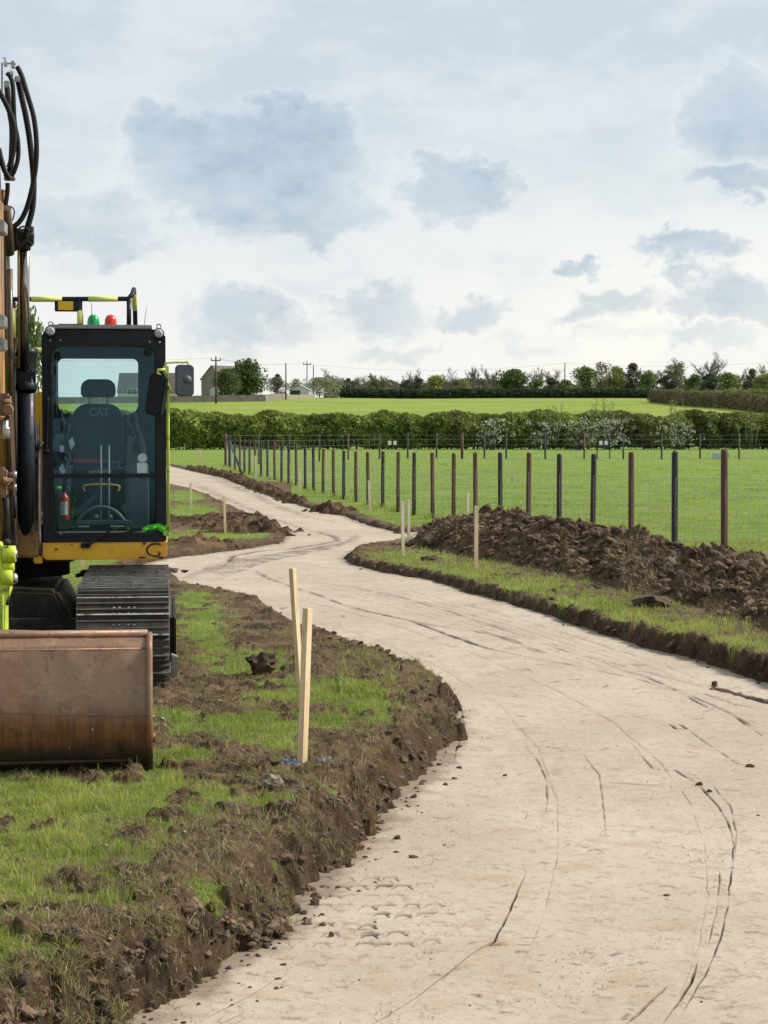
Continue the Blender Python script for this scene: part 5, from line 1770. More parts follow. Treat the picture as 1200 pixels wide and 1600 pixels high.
def beacon(px, col, label):
    m, nt, out = nt_new('beacon_lens'); n = N(nt); p = n.add('ShaderNodeBsdfPrincipled'); n.link(p.outputs[0], out.inputs[0])
    tcn = n.add('ShaderNodeTexCoord').outputs['Object']
    n.val(p.inputs['Base Color'], n.mix(n.noise(tcn, 14, 3), col, tuple(c * .75 for c in col))); p.inputs['Roughness'].default_value = .18; p.inputs['Transmission Weight'].default_value = 0.15
    ly = .55; q = ML(px, 517, ly); b = MB()
    r = .052
    prof = [(r, 0), (r, .02), (r * .97, .045), (r * .9, .07), (r * .74, .092), (r * .45, .106), (.003, .111)]
    prof = [(a * (1 + .015 * (i % 2)), h) for i, (a, h) in enumerate(prof)]
    b.lathe(prof, (q[0], ly, zt + .047), n=28); o = part('beacon', b, m); o['label'] = label
    b = MB(); b.lathe([(r + .006, 0), (r + .006, .012), (r - .002, .014)], (q[0], ly, zt + .045 - .012), n=28); part('beacon_base', b, BLK)


beacon(146, (0.0, 0.36, 0.10), 'green beacon dome')
beacon(173, (0.72, 0.03, 0.012), 'red beacon dome')
for (x0, y0, x1, y1, r) in ((144, 516, 143, 474, .004), (129, 516, 129.5, 492, .006), (224, 517, 229, 480, .003)):
    b = MB(); b.tube([ML(x0, y0, .4), ML(x1, y1, .4)], [r, r * .5], 6); part('antenna', b, RUB)
b = MB(); b.box((X_(92, .5), .45, zt + .046), (X_(133, .5), .6, zt + .075), .01); b.box((X_(191, .5), .45, zt + .046), (X_(204, .5), .55, zt + .07), .01); part('roof_box', b, BLK)
# mirrors
b = MB()
b.tube([ML(268.5, 612, -.1), ML(262.5, 600, -.1), ML(246, 582, -.1), ML(246, 578, -.1), ML(258, 577.5, -.1)], .011, 8)
b.tube([ML(258.5, 585, -.08), ML(259, 571, -.08), ML(261, 567, -.08), ML(289, 566, -.08), ML(294, 568, -.08), ML(294.5, 598, -.08)], .009, 8, spline=4)
MR = part('mirror_arm', b, LIMEP)
b = MB(); b.prism(rrect(X_(274.5, -.1), Z_(619.5, -.1), X_(304, -.1), Z_(570, -.1), .035, 7), -.11, -.03, .014)
b.lathe([(.035, 0), (.03, .02), (.012, .028)], ML(293, 593, -.105), (0, -1, 0), 16); b.box((X_(286, -.1), -.116, Z_(611, -.1)), (X_(299, -.1), -.108, Z_(607, -.1)), .003); part('mirror', b, GRY)
b = MB(); M = Matrix.Translation(ML(245, 617, -.09)) @ Matrix.Rotation(R(8), 4, 'Y') @ Matrix.Rotation(R(-28), 4, 'Z')
b.prism(rrect(-.075, -.165, .075, .165, .035, 6), -.035, .03, .012, M); b.lump(ML(258, 606, -.1), .035, 4, 2, .3); part('inner_mirror', b, BLK)
# lime grab rail down the cab edge
b = MB(); b.tube([ML(257, 577, -.05), ML(262, 590, -.04), ML(262.5, 640, -.04), ML(263, 836, -.04)], .0135, 10); b.box((X_(256, -.04), -.07, Z_(586, 0)), (X_(265, -.04), -.02, Z_(572, 0)), .006); b.box((X_(255, -.04), -.05, Z_(836, 0)), (X_(264, -.04), .0, Z_(828, 0)), .004)
part('grab_rail', b, LIMEP)
# left cab edge fittings
b = MB(); b.tube([ML(75, 620, -.02), ML(73, 680, -.025), ML(72, 702, -.03)], .012, 8, spline=5); b.lump(ML(72.5, 705, -.03), .028, 2, 2, .2); part('cab_handle', b, RUB)
b = MB(); b.box((X_(226, 0), -.04, Z_(556, 0)), (X_(238, 0), -.005, Z_(545, 0)), .01); part('cab_bracket', b, RUB)

# ---- guard rails on the upper body
gy = 2.0
b = MB(); b.tube([ML(20, 467.5, gy), ML(199, 467, gy), ML(206, 461, gy), ML(209, 452, gy + .1)], .022, 10); b.tube([ML(201.5, 468, gy), ML(201.5, 517, gy)], .022, 10); b.tube([ML(209, 452, gy + .1), ML(211, 487, gy + .6), ML(212.5, 545, gy + .6)], .022, 10)
b.tube([ML(20, 548, gy), ML(70, 547, gy)], .022, 10); b.box((X_(88, gy), gy - .02, Z_(488, gy)), (X_(127, gy), gy + .03, Z_(470, gy)), .006); b.tube([ML(125, 468, gy), ML(125, 548, gy)], .022, 10); b.tube([ML(20, 468, gy), ML(20, 560, gy)], .022, 10)
GR = b.build('guard_rail', BLK, EXC)
b = MB(); b.tube([ML(49, 467.6, gy), ML(97, 467.4, gy)], .0255, 10); b.tube([ML(138, 467.2, gy), ML(184, 467, gy)], .0255, 10); b.tube([ML(125, 485, gy), ML(125, 514, gy)], .0265, 10); b.tube([ML(20, 482, gy), ML(20, 528, gy)], .0255, 10); b.tube([ML(50, 547.4, gy), ML(66, 547, gy)], .0255, 10); b.tube([ML(209.4, 459, gy + .17), ML(210.6, 482, gy + .52)], .0255, 10)
b.build('reflective_sleeve', mat('fluorescent_sleeve', (.62, .66, .16), (.55, .58, .14), 8, .5), GR)
b = MB(); b.box((X_(93.5, gy), gy - .026, Z_(486, gy)), (X_(117, gy), gy - .022, Z_(472.5, gy)), .001); b.build('sign_plate', SIGN, GR)

# ---- upper body behind and left of the cab
b = MB()
bx0 = X_(67, 0) - 1.25
b.prism([(-.02, zb + .02), (2.3, zb + .02), (2.5, zb + .1), (2.5, 1.75), (2.3, 1.9), (1.75, 1.9), (1.7, 1.2), (-.02, 1.2)], bx0 + .55, xl - .02, .02, axis='x')
b.box((bx0, 1.75, zb + .02), (xr - .02, 2.45, 1.62), .06)
b.box((bx0, .1, zb + .02), (bx0 + .5, 1.72, 1.5), .04)
BODY = b.build('body', ORG, EXC)
b = MB(); b.box((X_(54, 1.2), 1.18, Z_(712, 1.2)), (xl - .012, 1.30, Z_(613, 1.2)), .02); b.build('side_panel', YEL, BODY)
b = MB(); b.box((X_(54, .2), .0, Z_(876, .2)), (xl - .006, .3, Z_(862, .2)), .008); b.build('deck_edge', YEL, BODY)
b = MB(); b.prism(rrect(bx0 + .1, zb + .05, xr - .06, 1.65, .15, 6), 2.46, 2.72, .04); b.build('counterweight', GRS, BODY)
# swing post and pipes beside the cab
b = MB()
for px in (57, 60.5):
    b.tube([ML(px, 860, .05), ML(px, 690, .02), ML(px - 1, 660, .02)], .012, 8)
b.tube([ML(62, 868, .0), ML(61, 720, .0), ML(66, 690, 0)], .017, 8, spline=4); b.build('hydraulic_pipe', STL, BODY)
b = MB(); b.lump(ML(59, 700, .0), .035, 3, 2, .3); b.lump(ML(56, 720, .0), .03, 5, 2, .3); b.box((X_(54, .1), .05, Z_(740, .1)), (X_(62, .1), .12, Z_(724, .1)), .01); b.build('valve_block', GRS, BODY)

# ---- undercarriage
b = MB(); b.lathe([(.46, 0), (.46, .10), (.50, .11), (.50, .17)], (X_(20, .6), .75, zb - .17), n=36); b.box((X_(0, .6) - .5, .05, zb - .02), (X_(112, .6), .5, zb + .018), .01); TT = b.build('turntable', GRS, EXC)
b = MB(); b.prism([(X_(-60, .3), .12), (X_(118, .3), .12), (X_(118, .3), .42), (X_(92, .3), .66), (X_(-60, .3), .70)], -.25, 1.3, .03); b.box((X_(-30, -.4), -.42, .20), (X_(126, -.4), -.28, .45), .02); CB = b.build('undercarriage_frame', GRS, EXC)


def track(xa, xb, yf, yr, h):
    """loop of ribbed shoes round idler and sprocket; xa..xb is the shoe width"""
    r = h / 2
    L = (yr - yf) - h
    per = 2 * L + 2 * math.pi * r
    n_ = 44
    def at(s):
        s %= per
        if s < L: return (yr - r - s, h, 0.0)                      # top run, moving to the front
        s -= L
        if s < math.pi * r:
            a = s / r; return (yf + r - r * math.sin(a), r + r * math.cos(a), a)
        s -= math.pi * r
        if s < L: return (yf + r + s, 0.0, math.pi)
        s -= L
        a = s / r; return (yr - r + r * math.sin(a), r - r * math.cos(a), math.pi + a)
    shoes = MB(); pins = MB()
    p_ = per / n_
    for k in range(n_):
        y, z, a = at((k + .5) * p_)
        M = Matrix.Translation((0, y, z + .02)) @ Matrix.Rotation(a, 4, 'X')
        shoes.box((xa, -p_ * .49, -.024), (xb, p_ * .47, -.004), .004, M, 1)
        for off in (-.40, -.02, .36):
            hgt = .026 if off != -.40 else .032
            shoes.prism([(p_ * off - .010, -.005), (p_ * off + .012, -.005), (p_ * off + .005, hgt), (p_ * off - .005, hgt)], xa + .004, xb - .004, 0, M, 'x')
        if k % 1 == 0:
            for fx in (.40, .46, .56, .62):
                for dy in (-.2, .17):
                    q = M @ Vector((xa + (xb - xa) * fx, p_ * dy, -.004))
                    pins.lathe([(.011, 0), (.011, .010), (.006, .012)], q, M.to_3x3() @ Vector((0, 0, 1)), 7)
    t = shoes.build('track_shoes', mat('track_steel', (.085, .080, .075), (.135, .125, .115), 7, .48, metal=.45, bump=.3, dirt=(.115, .082, .052), dirt_amt=.62), EXC)
    ge = MB()
    for k in range(n_):
        y, z, a = at((k + .5) * p_)
        M = Matrix.Translation((0, y, z + .02)) @ Matrix.Rotation(a, 4, 'X')
        ge.box((xa + .002, p_ * -.40 - .0055, .0305), (xb - .002, p_ * -.40 + .0055, .0345), 0, M)
    o = ge.build('grouser_edge', mat('polished_edge', (.62, .61, .58), (.40, .39, .37), 12, .35, metal=.6, dirt=(.12, .09, .07), dirt_amt=.45), t); o['kind'] = 'stuff'
    o = pins.build('shoe_bolt', STL, t); o['kind'] = 'stuff'
    f = MB()
    xm, xn = xa + (xb - xa) * .30, xa + (xb - xa) * .72
    f.box((xm, yf + r, .14), (xn, yr - r, h - .16), .02)
    for y in (yf + r, yr - r): f.lathe([(.05, -.09), (r - .06, -.08), (r - .045, 0), (r - .06, .08), (.05, .09)], ((xm + xn) / 2, y, r + .02), (1, 0, 0), 28)
    for k in range(5): f.lathe([(.03, -.14), (.09, -.13), (.09, .13), (.03, .14)], ((xm + xn) / 2, yf + r + .15 + (L - .3) * k / 4, .13), (1, 0, 0), 18)
    f.box((xn, yf + .42, .17), (xb + .045, yf + .50, .5), .01); f.box((xb + .02, yf + .40, .12), (xb + .05, yr - .5, .50), .01)
    f.build('track_frame', GRS, t)
    return t


yF, yR = -1.32, 1.45
trk = track(X_(118, yF + .1), X_(264, yF + .1), yF, yR, .70)
# mud on the track
mb = MB()
for i in range(130):
    y = random.uniform(-.6, yR - .3); x = random.choice([random.gauss(X_(118, yF) + .06, .05), random.gauss(X_(118, yF) + .5, .12), random.uniform(X_(125, yF), X_(258, yF))]) 
    mb.lump((x, y if random.random() < .75 else random.uniform(.5, 1.2), .72), random.uniform(.012, .04) * (1.2 if y > .2 else .7), i, 1, .6, (1.4, 1, .5))
o = mb.build('mud', M_clod2, trk); o['kind'] = 'stuff'
b = MB(); b.prism([(X_(266, yF), .05), (X_(276, yF), .08), (X_(277, yF), .22), (X_(266, yF), .24)], yF + .25, yF + .33, .006); b.build('track_guard', mat('pale_bent_plate', (.34, .33, .31), (.2, .19, .17), 6, .6), trk)
t2 = trk.copy(); COL.objects.link(t2); t2.location = (-2.0 + .25, 0, 0)
for ch in list(trk.children):
    c = ch.copy(); COL.objects.link(c); c.parent = t2

# ---- boom, stick and their hydraulics, left of the cab
b = MB()
xB1 = X_(19, -.6); xB0 = xB1 - .34
zq = lambda y_, ly_: Z_(y_, ly_)
b.prism([(.55, 1.0), (.45, 1.5), (-.35, 2.7), (-1.3, zq(130, -1.3)), (-2.3, zq(95, -2.3)), (-2.6, zq(125, -2.6)), (-2.25, zq(200, -2.25)), (-1.45, zq(330, -1.45)), (-.85, 2.1), (-.25, 1.0)], X_(0, -1.3) - .34, X_(0, -1.3), .02, axis='x')
b.prism([(-.5, zq(300, -.5)), (-.9, zq(300, -.9)), (-.9, zq(400, -.9)), (-.5, zq(400, -.5))], X_(0, -1.3) + .006, X_(13, -.6), .012, axis='x')
BOOM = b.build('boom', mat('boom_brown_yellow', (0.36, 0.185, 0.035), (0.24, 0.12, 0.03), 2.2, .5, bump=.1, dirt=(.05, .03, .018), dirt_amt=.55, stretch=(1, 1, .4)), EXC)
b = MB(); b.prism([(.54, 1.01), (.44, 1.5), (-.33, 2.7), (-.62, zq(392, -.62)), (-1.0, zq(392, -1.0)), (-.86, 2.1), (-.26, 1.01)], X_(0, -1.3) + .006, xB1, .015, axis='x'); b.build('boom_plate', mat('dirty_brown_plate', (.085, .048, .020), (.050, .030, .016), 2.5, .55, bump=.15, dirt=(.020, .014, .010), dirt_amt=.5), BOOM)
# dark plate that carries the boom foot
b = MB(); b.prism([(.5, zb), (.6, 2.0), (.2, 2.3), (-.3, 1.6), (-.35, zb)], X_(8, 0), X_(27, 0), .02, axis='x'); b.build('boom_foot', GRS, EXC)
# stick, in front of the boom
b = MB(); xS1 = X_(9.5, -2.9); xS0 = xS1 - .27
b.prism([(-2.45, zq(95, -2.45)), (-2.2, zq(160, -2.2)), (-2.6, 3.0), (-3.55, 1.25), (-3.75, 1.2), (-3.8, 1.4), (-3.2, 3.2), (-2.85, zq(150, -2.85))], X_(-1, -2.2) - .27, X_(-1, -2.2), .02, axis='x')
b.prism([(-2.55, zq(318, -2.55)), (-2.55, zq(655, -2.55)), (-2.95, zq(655, -2.95)), (-2.95, zq(318, -2.95))], X_(-1, -2.2) + .006, X_(9, -2.6), .012, axis='x')
STK = b.build('stick', ORG, EXC)
b = MB(); b.tube([(X_(15, -2.2), -2.0, Z_(395, -2.2)), (X_(15, -2.2), -2.25, Z_(330, -2.2))], .035, 12); b.tube([ML(15.5, 640, -1.8), ML(15, 420, -1.9)], .022, 10); b.build('stick_pipe', mat('oily_brown_pipe', (.10, .055, .022), (.05, .03, .015), 4, .45, dirt=(.02, .014, .01), dirt_amt=.5), STK)
for py in (505, 540, 360):
    b = MB(); q = ML(7, py, -3.0); b.box((q[0] - .04, -3.3, q[2] - .04), (q[0] + .022, -3.02, q[2] + .04), .008); b.build('clamp', STL, STK)
# boom ram: chromed rod above, black barrel below
b = MB(); b.tube([ML(37.5, 578, -.32), ML(38.5, 385, -.75)], .039, 24); RAM = b.build('ram_rod', CHR, EXC)
b = MB(); b.lathe([(.075, 0), (.084, .01), (.084, .05), (.075, .07), (.075, .28), (.088, .29), (.088, .34)], ML(41, 612, -.3), (0, .2, 1), 26); b.tube([ML(40.5, 900, .15), ML(41, 612, -.29)], .068, 24); b.build('ram_barrel', BLK, RAM)
b = MB(); b.box((X_(27, -.3), -.36, Z_(604, -.3)), (X_(57, -.3), -.22, Z_(577, -.3)), .025); b.build('ram_gland', BLK, RAM)
b = MB(); q = ML(38.5, 384, -.75); b.lathe([(.045, -.03), (.05, 0), (.05, .03), (.04, .05)], q, (0, -.2, 1), 20); b.lathe([(.06, -.07), (.06, .07)], (q[0], q[1], q[2] + .07), (1, 0, 0), 20); b.box((xB1 - .02, q[1] - .06, q[2] + .02), (q[0] - .04, q[1] + .06, q[2] + .13), .01); b.build('ram_eye', GRS, RAM)
b = MB(); b.tube([ML(29, 380, -.8), ML(29, 575, -.4)], .009, 8); b.build('ram_pipe', mat('brass_pipe', (.45, .30, .12), None, 6, .4, metal=.7), RAM)


def hose(pts, r, ly, corr=False, name='hose'):
    b = MB()
    pp = [ML(p[0], p[1], ly + (p[2] if len(p) > 2 else 0)) for p in pts]
    if corr:
        b.tube(pp, r, 10, spline=14, rfun=lambda i: 1.0 + (.10 if i % 2 else -.06))
    else:
        b.tube(pp, r, 10, spline=8)
    return b.build(name, RUB, BOOM)


hose([(26.5, 104), (30, 110), (34.7, 121), (42.7, 148), (52, 180), (56.5, 215), (56.5, 252), (51, 290), (41, 327), (29, 348), (13, 357), (4, 349)], .019, -1.0)
hose([(28, 124), (33, 148), (40, 180), (45, 209), (49, 241), (52, 273), (52.5, 300), (50, 329), (43, 356), (40, 372)], .022, -.95, True)
hose([(11, 137), (14.7, 172), (18.7, 199), (18.5, 233), (16, 263), (9, 277)], .021, -1.05, True)
hose([(10.5, 114), (16, 120), (20, 135), (21.5, 167), (23, 193), (28, 220), (28, 247), (22, 268), (15, 278)], .017, -1.02)
hose([(-3, 140), (4, 152), (12, 168), (20, 188), (23, 210), (20, 240), (14, 262)], .020, -1.08)
hose([(12, 286), (11.5, 300), (9, 318), (5, 340)], .017, -1.02)
hose([(-2, 232), (2, 250), (8, 268), (16, 280)], .02, -1.1)
hose([(41, 366), (35, 376), (27, 384), (12, 390), (4, 388)], .030, -.9)
hose([(30, 384), (26, 372), (29, 358), (38, 354), (46, 362), (48, 374)], .006, -1.0)
b = MB()
for px, py, w, h in ((20, 101, 5, 11), (8.5, 100, 5, 7), (10.5, 132, 8, 10), (27.5, 124, 9, 9), (15, 279, 17, 6), (18, 115, 5, 8)):
    q = ML(px, py, -1.0); s = 207; b.box((q[0] - w / s / 2, -1.03, q[2] - h / s / 2), (q[0] + w / s / 2, -.96, q[2] + h / s / 2), .006)
b.tube([ML(4, 91, -1), ML(8, 90, -1), ML(8.5, 98, -1)], .006, 6); b.tube([ML(3, 98, -1), ML(3, 145, -1)], .007, 6); b.tube([ML(8, 99, -1), ML(25, 100, -1)], .006, 6)
b.build('hose_fitting', STL, BOOM)
b = MB()
for i in range(14):
    q = ML(random.uniform(38, 48), random.uniform(356, 388), -.85); b.lump(q, random.uniform(.018, .034), i, 2, .3)
b.build('ram_fitting', RUB, RAM)
for (pts) in ([(16, 322), (22, 328), (21, 340), (15, 350)], [(12, 365), (20, 374), (28, 368)]):
    hose(pts, .005, -.9)

# coupling blocks on the stick, rust coloured
RST = mat('rusty_block', (0.22, 0.115, 0.055), (0.14, 0.075, 0.045), 8, .7, bump=.4, dirt=(.06, .045, .035), dirt_amt=.4)
b = MB(); b.box((xS1 - .10, -3.45, Z_(650, -3.4)), (X_(18, -3.4), -3.3, Z_(615, -3.4)), .015); b.lathe([(.03, -.03), (.035, 0), (.035, .04), (.028, .045)], ML(13, 640, -3.45), (0, -1, 0), 14); b.lump(ML(11, 628, -3.46), .03, 2, 2, .3); CPL = b.build('hydraulic_coupling', RST, STK)
b = MB(); b.lathe([(.026, 0), (.030, .03), (.030, .07), (.024, .08), (.024, .12)], ML(8, 686, -3.42), (0, 0, 1), 16); b.lathe([(.03, 0), (.03, .014)], ML(8, 672, -3.42), (0, 0, 1), 16); b.build('coupling_nipple', STL, STK)
b = MB(); b.box((xS1 - .10, -3.5, Z_(775, -3.4)), (X_(12, -3.4), -3.34, Z_(730, -3.4)), .015); b.lump(ML(9, 752, -3.5), .04, 3, 2, .4); b.build('hydraulic_coupling', RST, STK)
for py in (742, 762):
    b = MB(); b.lathe([(.018, 0), (.018, .03), (.024, .032), (.024, .055), (.012, .056)], ML(12, py, -3.42), (1, 0, 0), 14); b.build('coupling_nipple', STL, STK)
b = MB(); b.tube([ML(9, 778, -3.45), ML(10, 800, -3.45), ML(9, 850, -3.5)], .022, 10); b.build('stick_hose', RUB, STK)
b = MB(); b.tube([ML(23, 810, -3.0), ML(23, 775, -3.0)], .012, 8); b.build('stick_hose', RUB, STK)

# lime quick hitch with its pins, holding the bucket
b = MB()
yh = -3.85
b.prism([(X_(-40, yh), Z_(1110, yh)), (X_(6.5, yh), Z_(1110, yh)), (X_(7.5, yh), Z_(940, yh)), (X_(14, yh), Z_(922, yh)), (X_(16, yh), Z_(892, yh)), (X_(6, yh), Z_(880, yh)), (X_(5, yh), Z_(850, yh)), (X_(-40, yh), Z_(835, yh))], yh - .05, yh + .22, .012)
b.lathe([(.052, 0), (.052, .075), (.045, .08)], ML(4, 866, yh - .02), (1, 0, 0), 20); b.lathe([(.055, 0), (.055, .065), (.045, .07)], ML(2, 902, yh - .02), (1, 0, 0), 20); b.lathe([(.03, 0), (.03, .07)], ML(4, 885, yh - .02), (1, 0, 0), 16)
HIT = b.build('quick_hitch', LIME, EXC)
for px, py, r in ((19, 866, .036), (19.5, 904, .034)):
    b = MB(); b.lathe([(r, 0), (r, .022), (r * .7, .026), (r * .7, .03)], ML(px, py, yh - .02), (1, 0, 0), 18); b.build('hitch_pin', STL, HIT)
b = MB(); b.lathe([(.022, 0), (.026, .02), (.01, .04)], ML(11, 852, yh - .05), (0, 0, 1), 12); b.build('hitch_bolt', GRS, HIT)
b = MB(); b.tube([ML(9, 925, yh), ML(10, 935, yh), ML(9, 945, yh)], .02, 8); b.build('hitch_hose', GRS, HIT)
b = MB(); b.tube([ML(4, 930, yh - .06), ML(5, 1040, yh - .06), ML(6, 1110, yh - .06)], .008, 6); b.build('hitch_edge', LIMEP, HIT)


# ---- bucket
def bucket_material():
    m, nt, out = nt_new('rusted_bucket'); n = N(nt)
    p = n.add('ShaderNodeBsdfPrincipled'); n.link(p.outputs[0], out.inputs[0])
    o = n.add('ShaderNodeTexCoord').outputs['Object']
    z = n.add('ShaderNodeSeparateXYZ'); n.link(o, z.inputs[0]); zz = z.outputs[2]
    a = n.noise(o, 2.2, 6, .6); b_ = n.noise(o, 7, 7, .68); c = n.noise(n.mapping(o, (18, 4, 1.4)), 1.0, 6, .65); d = n.noise(o, 45, 5, .7)
    top = n.mix(n.ramp(a, .35, .65), (.240, .112, .068), (.210, .138, .086))
    top = n.mix(n.math('MULTIPLY', n.ramp(b_, .48, .66), .55), top, (.350, .225, .145))
    top = n.mix(n.math('MULTIPLY', n.ramp(n.noise(o, 3.3, 5, .6), .52, .7), .5), top, (.165, .100, .085))
    top = n.mix(n.math('MULTIPLY', n.ramp(c, .50, .68), .45), top, (.24, .115, .055))
    low = n.mix(n.ramp(c, .36, .64), (.105, .037, .013), (.235, .092, .028))
    low = n.mix(n.math('MULTIPLY', n.ramp(b_, .52, .70), .7), low, (.060, .028, .014))
    low = n.mix(n.math('MULTIPLY', n.ramp(d, .60, .72), .5), low, (.34, .20, .10))
    lev = n.math('ADD', zz, n.math('MULTIPLY', n.math('SUBTRACT', n.noise(n.mapping(o, (30, 6, 3)), 1.0, 6, .7), .5), .16))
    lev = n.math('ADD', lev, n.math('MULTIPLY', n.math('SUBTRACT', a, .5), .12))
    col = n.mix(n.ramp(lev, .25, .42), low, top)
    mudf = n.math('MULTIPLY', n.ramp(n.math('ADD', zz, n.math('MULTIPLY', n.math('SUBTRACT', b_, .5), .30)), .25, .10), .94)
    col = n.mix(mudf, col, (.030, .021, .015))
    # scratches: thin wavy lines
    w = n.noise(n.mapping(o, (1.6, 1, 2.4)), 1.6, 3, .5, .6)
    sc = n.ramp(n.math('ABSOLUTE', n.math('SUBTRACT', w, .52)), .0060, .0, 0, 1)
    col = n.mix(n.math('MULTIPLY', sc, .30), col, (.085, .040, .025))
    w2 = n.noise(n.mapping(o, (2.6, 1, 1.2), loc=(4, 2, 7)), 1.5, 3, .5, .9)
    sc2 = n.ramp(n.math('ABSOLUTE', n.math('SUBTRACT', w2, .47)), .0055, .0, 0, 1)
    col = n.mix(n.math('MULTIPLY', sc2, .55), col, (.10, .040, .028))
    cl = n.ramp(n.math('ABSOLUTE', n.math('SUBTRACT', n.math('ADD', zz, n.math('MULTIPLY', n.math('SUBTRACT', a, .5), .16)), .345)), .007, .0, 0, 1)  # dent crease: its dark line is painted into the colour, not modelled
    col = n.mix(n.math('MULTIPLY', cl, .5), col, (.045, .022, .014))
    pt = n.math('MULTIPLY', n.ramp(n.noise(o, 11, 8, .72), .56, .66), .55)
    col = n.mix(pt, col, (.115, .060, .040))
    fl = n.ramp(n.noise(n.mapping(o, (26, 10, 9)), 1.0, 2, .5), .72, .74)
    col = n.mix(n.math('MULTIPLY', n.math('MULTIPLY', fl, n.ramp(zz, .42, .30)), .8), col, (.45, .38, .32))
    n.val(p.inputs['Base Color'], col)
    p.inputs['Metallic'].default_value = .25
    n.link(n.ramp(b_, .3, .7, .38, .68), p.inputs['Roughness'])
    n.link(n.bump(n.math('ADD', d, n.math('MULTIPLY', b_, 2)), .25, .008), p.inputs['Normal'])
    return m


yb = -4.74
bz0 = -0.02
zT = Z_(1008, yb + .12); zTop = Z_(990, yb + .16)
PRF = [(yb + .17, zTop), (yb + .10, zT + .02), (yb + .07, zT - .02), (yb + .022, .50), (yb + .002, .38), (yb, .27), (yb + .018, .16), (yb + .06, .07), (yb + .14, .01), (yb + .28, -.02), (yb + .45, -.02), (yb + .95, bz0)]
PP = []
for i in range(len(PRF) - 1):
    for k in range(5):
        t = k / 5
        P0, P1, P2, P3 = (PRF[max(0, min(len(PRF) - 1, i + j))] for j in (-1, 0, 1, 2))
        PP.append(tuple(.5 * ((2 * P1[c]) + (P2[c] - P0[c]) * t + (2 * P0[c] - 5 * P1[c] + 4 * P2[c] - P3[c]) * t * t + (3 * P1[c] - P0[c] - 3 * P2[c] + P3[c]) * t ** 3) for c in (0, 1)))
PP.append(PRF[-1])
xk1 = X_(229, yb); xk0 = xk1 - 1.75
inner = [(y + .022 if z > .05 else y, z + (.022 if z < .12 else 0)) for y, z in PP]
bm = bmesh.new()
nx = 60
for lay, pr in ((0, PP), (1, inner)):
    g = [[bm.verts.new((xk0 + (xk1 - xk0) * i / nx, y + 0.004 * mnoise.noise(Vector((i * .17, y * 3, z * 4))), z + .003 * mnoise.noise(Vector((i * .21, z * 5, 3))))) for i in range(nx + 1)] for y, z in pr]
    for j in range(len(pr) - 1):
        for i in range(nx):
            f = bm.faces.new((g[j][i], g[j][i + 1], g[j + 1][i + 1], g[j + 1][i])); f.smooth = True
me = bpy.data.meshes.new('bucket'); bm.to_mesh(me); bm.free()
BM_ = bucket_material(); me.materials.append(BM_)
BK = bpy.data.objects.new('bucket', me); COL.objects.link(BK); BK.parent = EXC
# side plates with rolled rim
side = [(y, z) for y, z in PP] + [(yb + .98, .06), (yb + .62, zTop - .05)]
for xx, nm in ((xk1, 1), (xk0, -1)):
    b = MB(); b.prism([(y, z) for y, z in side], xx - .012, xx + .016, .003, axis='x')
    b.tube([(xx + .010, y - .006, z) for y, z in PP[::2]], .019, 10)
    b.lathe([(.03, 0), (.03, .03)], (xx + .012, yb + .05, .20), (1, 0, 0), 10)
    b.build('bucket_side', BM_, BK)
b = MB(); b.tube([(xk0, yb + .165, zTop + .004), (xk1, yb + .165, zTop + .004)], .024, 12); b.tube([(xk0, yb + .078, zT - .012), (xk1, yb + .078, zT - .012)], .007, 8); b.build('bucket_lip', BM_, BK)
b = MB(); b.prism([(xk0, .055), (xk1 - .09, .065), (xk1 - .09, .08), (xk0, .07)], yb + .055, yb + .11); b.box((xk0, yb + .2, .0), (xk1, yb + .98, .014), .003); b.build('wear_strip', BM_, BK)
# hitch ears behind the top lip
b = MB(); b.prism([(X_(-20, yb + .3), zTop - .05), (X_(110, yb + .3), zTop - .05), (X_(110, yb + .3), Z_(986, yb + .3)), (X_(96, yb + .3), Z_(984.5, yb + .3)), (X_(5, yb + .3), Z_(981, yb + .3)), (X_(-20, yb + .3), Z_(981, yb + .3))], yb + .24, yb + .34, .008); b.build('bucket_ear', BM_, BK)

# ---- loose things on the machine
q = ML(100.5, 812, .30); w = EO + ER * q[0] + EB * .30
t = empty('fire_extinguisher', (w[0], w[1], q[2] - .005), TH); tag(t, 'red fire extinguisher with pale label standing inside the cab behind lower glass', 'extinguisher')
b = MB(); b.lathe([(.036, 0), (.041, .012), (.041, .17), (.034, .20), (.016, .215), (.013, .235)], (0, 0, 0), n=24); b.build('cylinder', RED, t)
b = MB()
n_ = 14
pts0 = [(.0418 * math.sin(a), -.0418 * math.cos(a)) for a in np.linspace(-.85, .75, n_)]
for i in range(n_ - 1):
    v = [b.bm.verts.new((pts0[j][0], pts0[j][1], z)) for j, z in ((i, .045), (i + 1, .045), (i + 1, .155), (i, .155))]; b.bm.faces.new(v)
b.build('label', mat('extinguisher_label', (.62, .66, .62), (.40, .46, .44), 26, .5, dirt=(.25, .3, .3), dirt_amt=.3), t)
b = MB(); b.box((-.012, -.02, .235), (.012, .02, .262), .004); b.tube([(.0, -.01, .262), (.03, -.04, .275), (.05, -.045, .268)], .006, 8); b.lathe([(.014, 0), (.014, .008)], (.02, -.02, .25), (0, -1, 0), 14); b.tube([(-.01, -.01, .25), (-.035, -.02, .22), (-.048, -.02, .15), (-.046, -.02, .06)], .007, 8, spline=4); b.build('valve', GRY, t)
q = ML(92, 763, .30)
b = MB(); b.lump((0, 0, 0), .022, 4, 3, .12, (1.1, .8, .8)); o = b.build('tennis_ball', mat('lime_felt', (.30, .62, .10), None, 20, .9)); o.location = tuple(EO + ER * q[0] + EB * .30 + np.array([0, 0, q[2]]))
o.name = 'green_knob'; tag(o, 'small lime green knob beside the extinguisher inside the cab', 'knob')
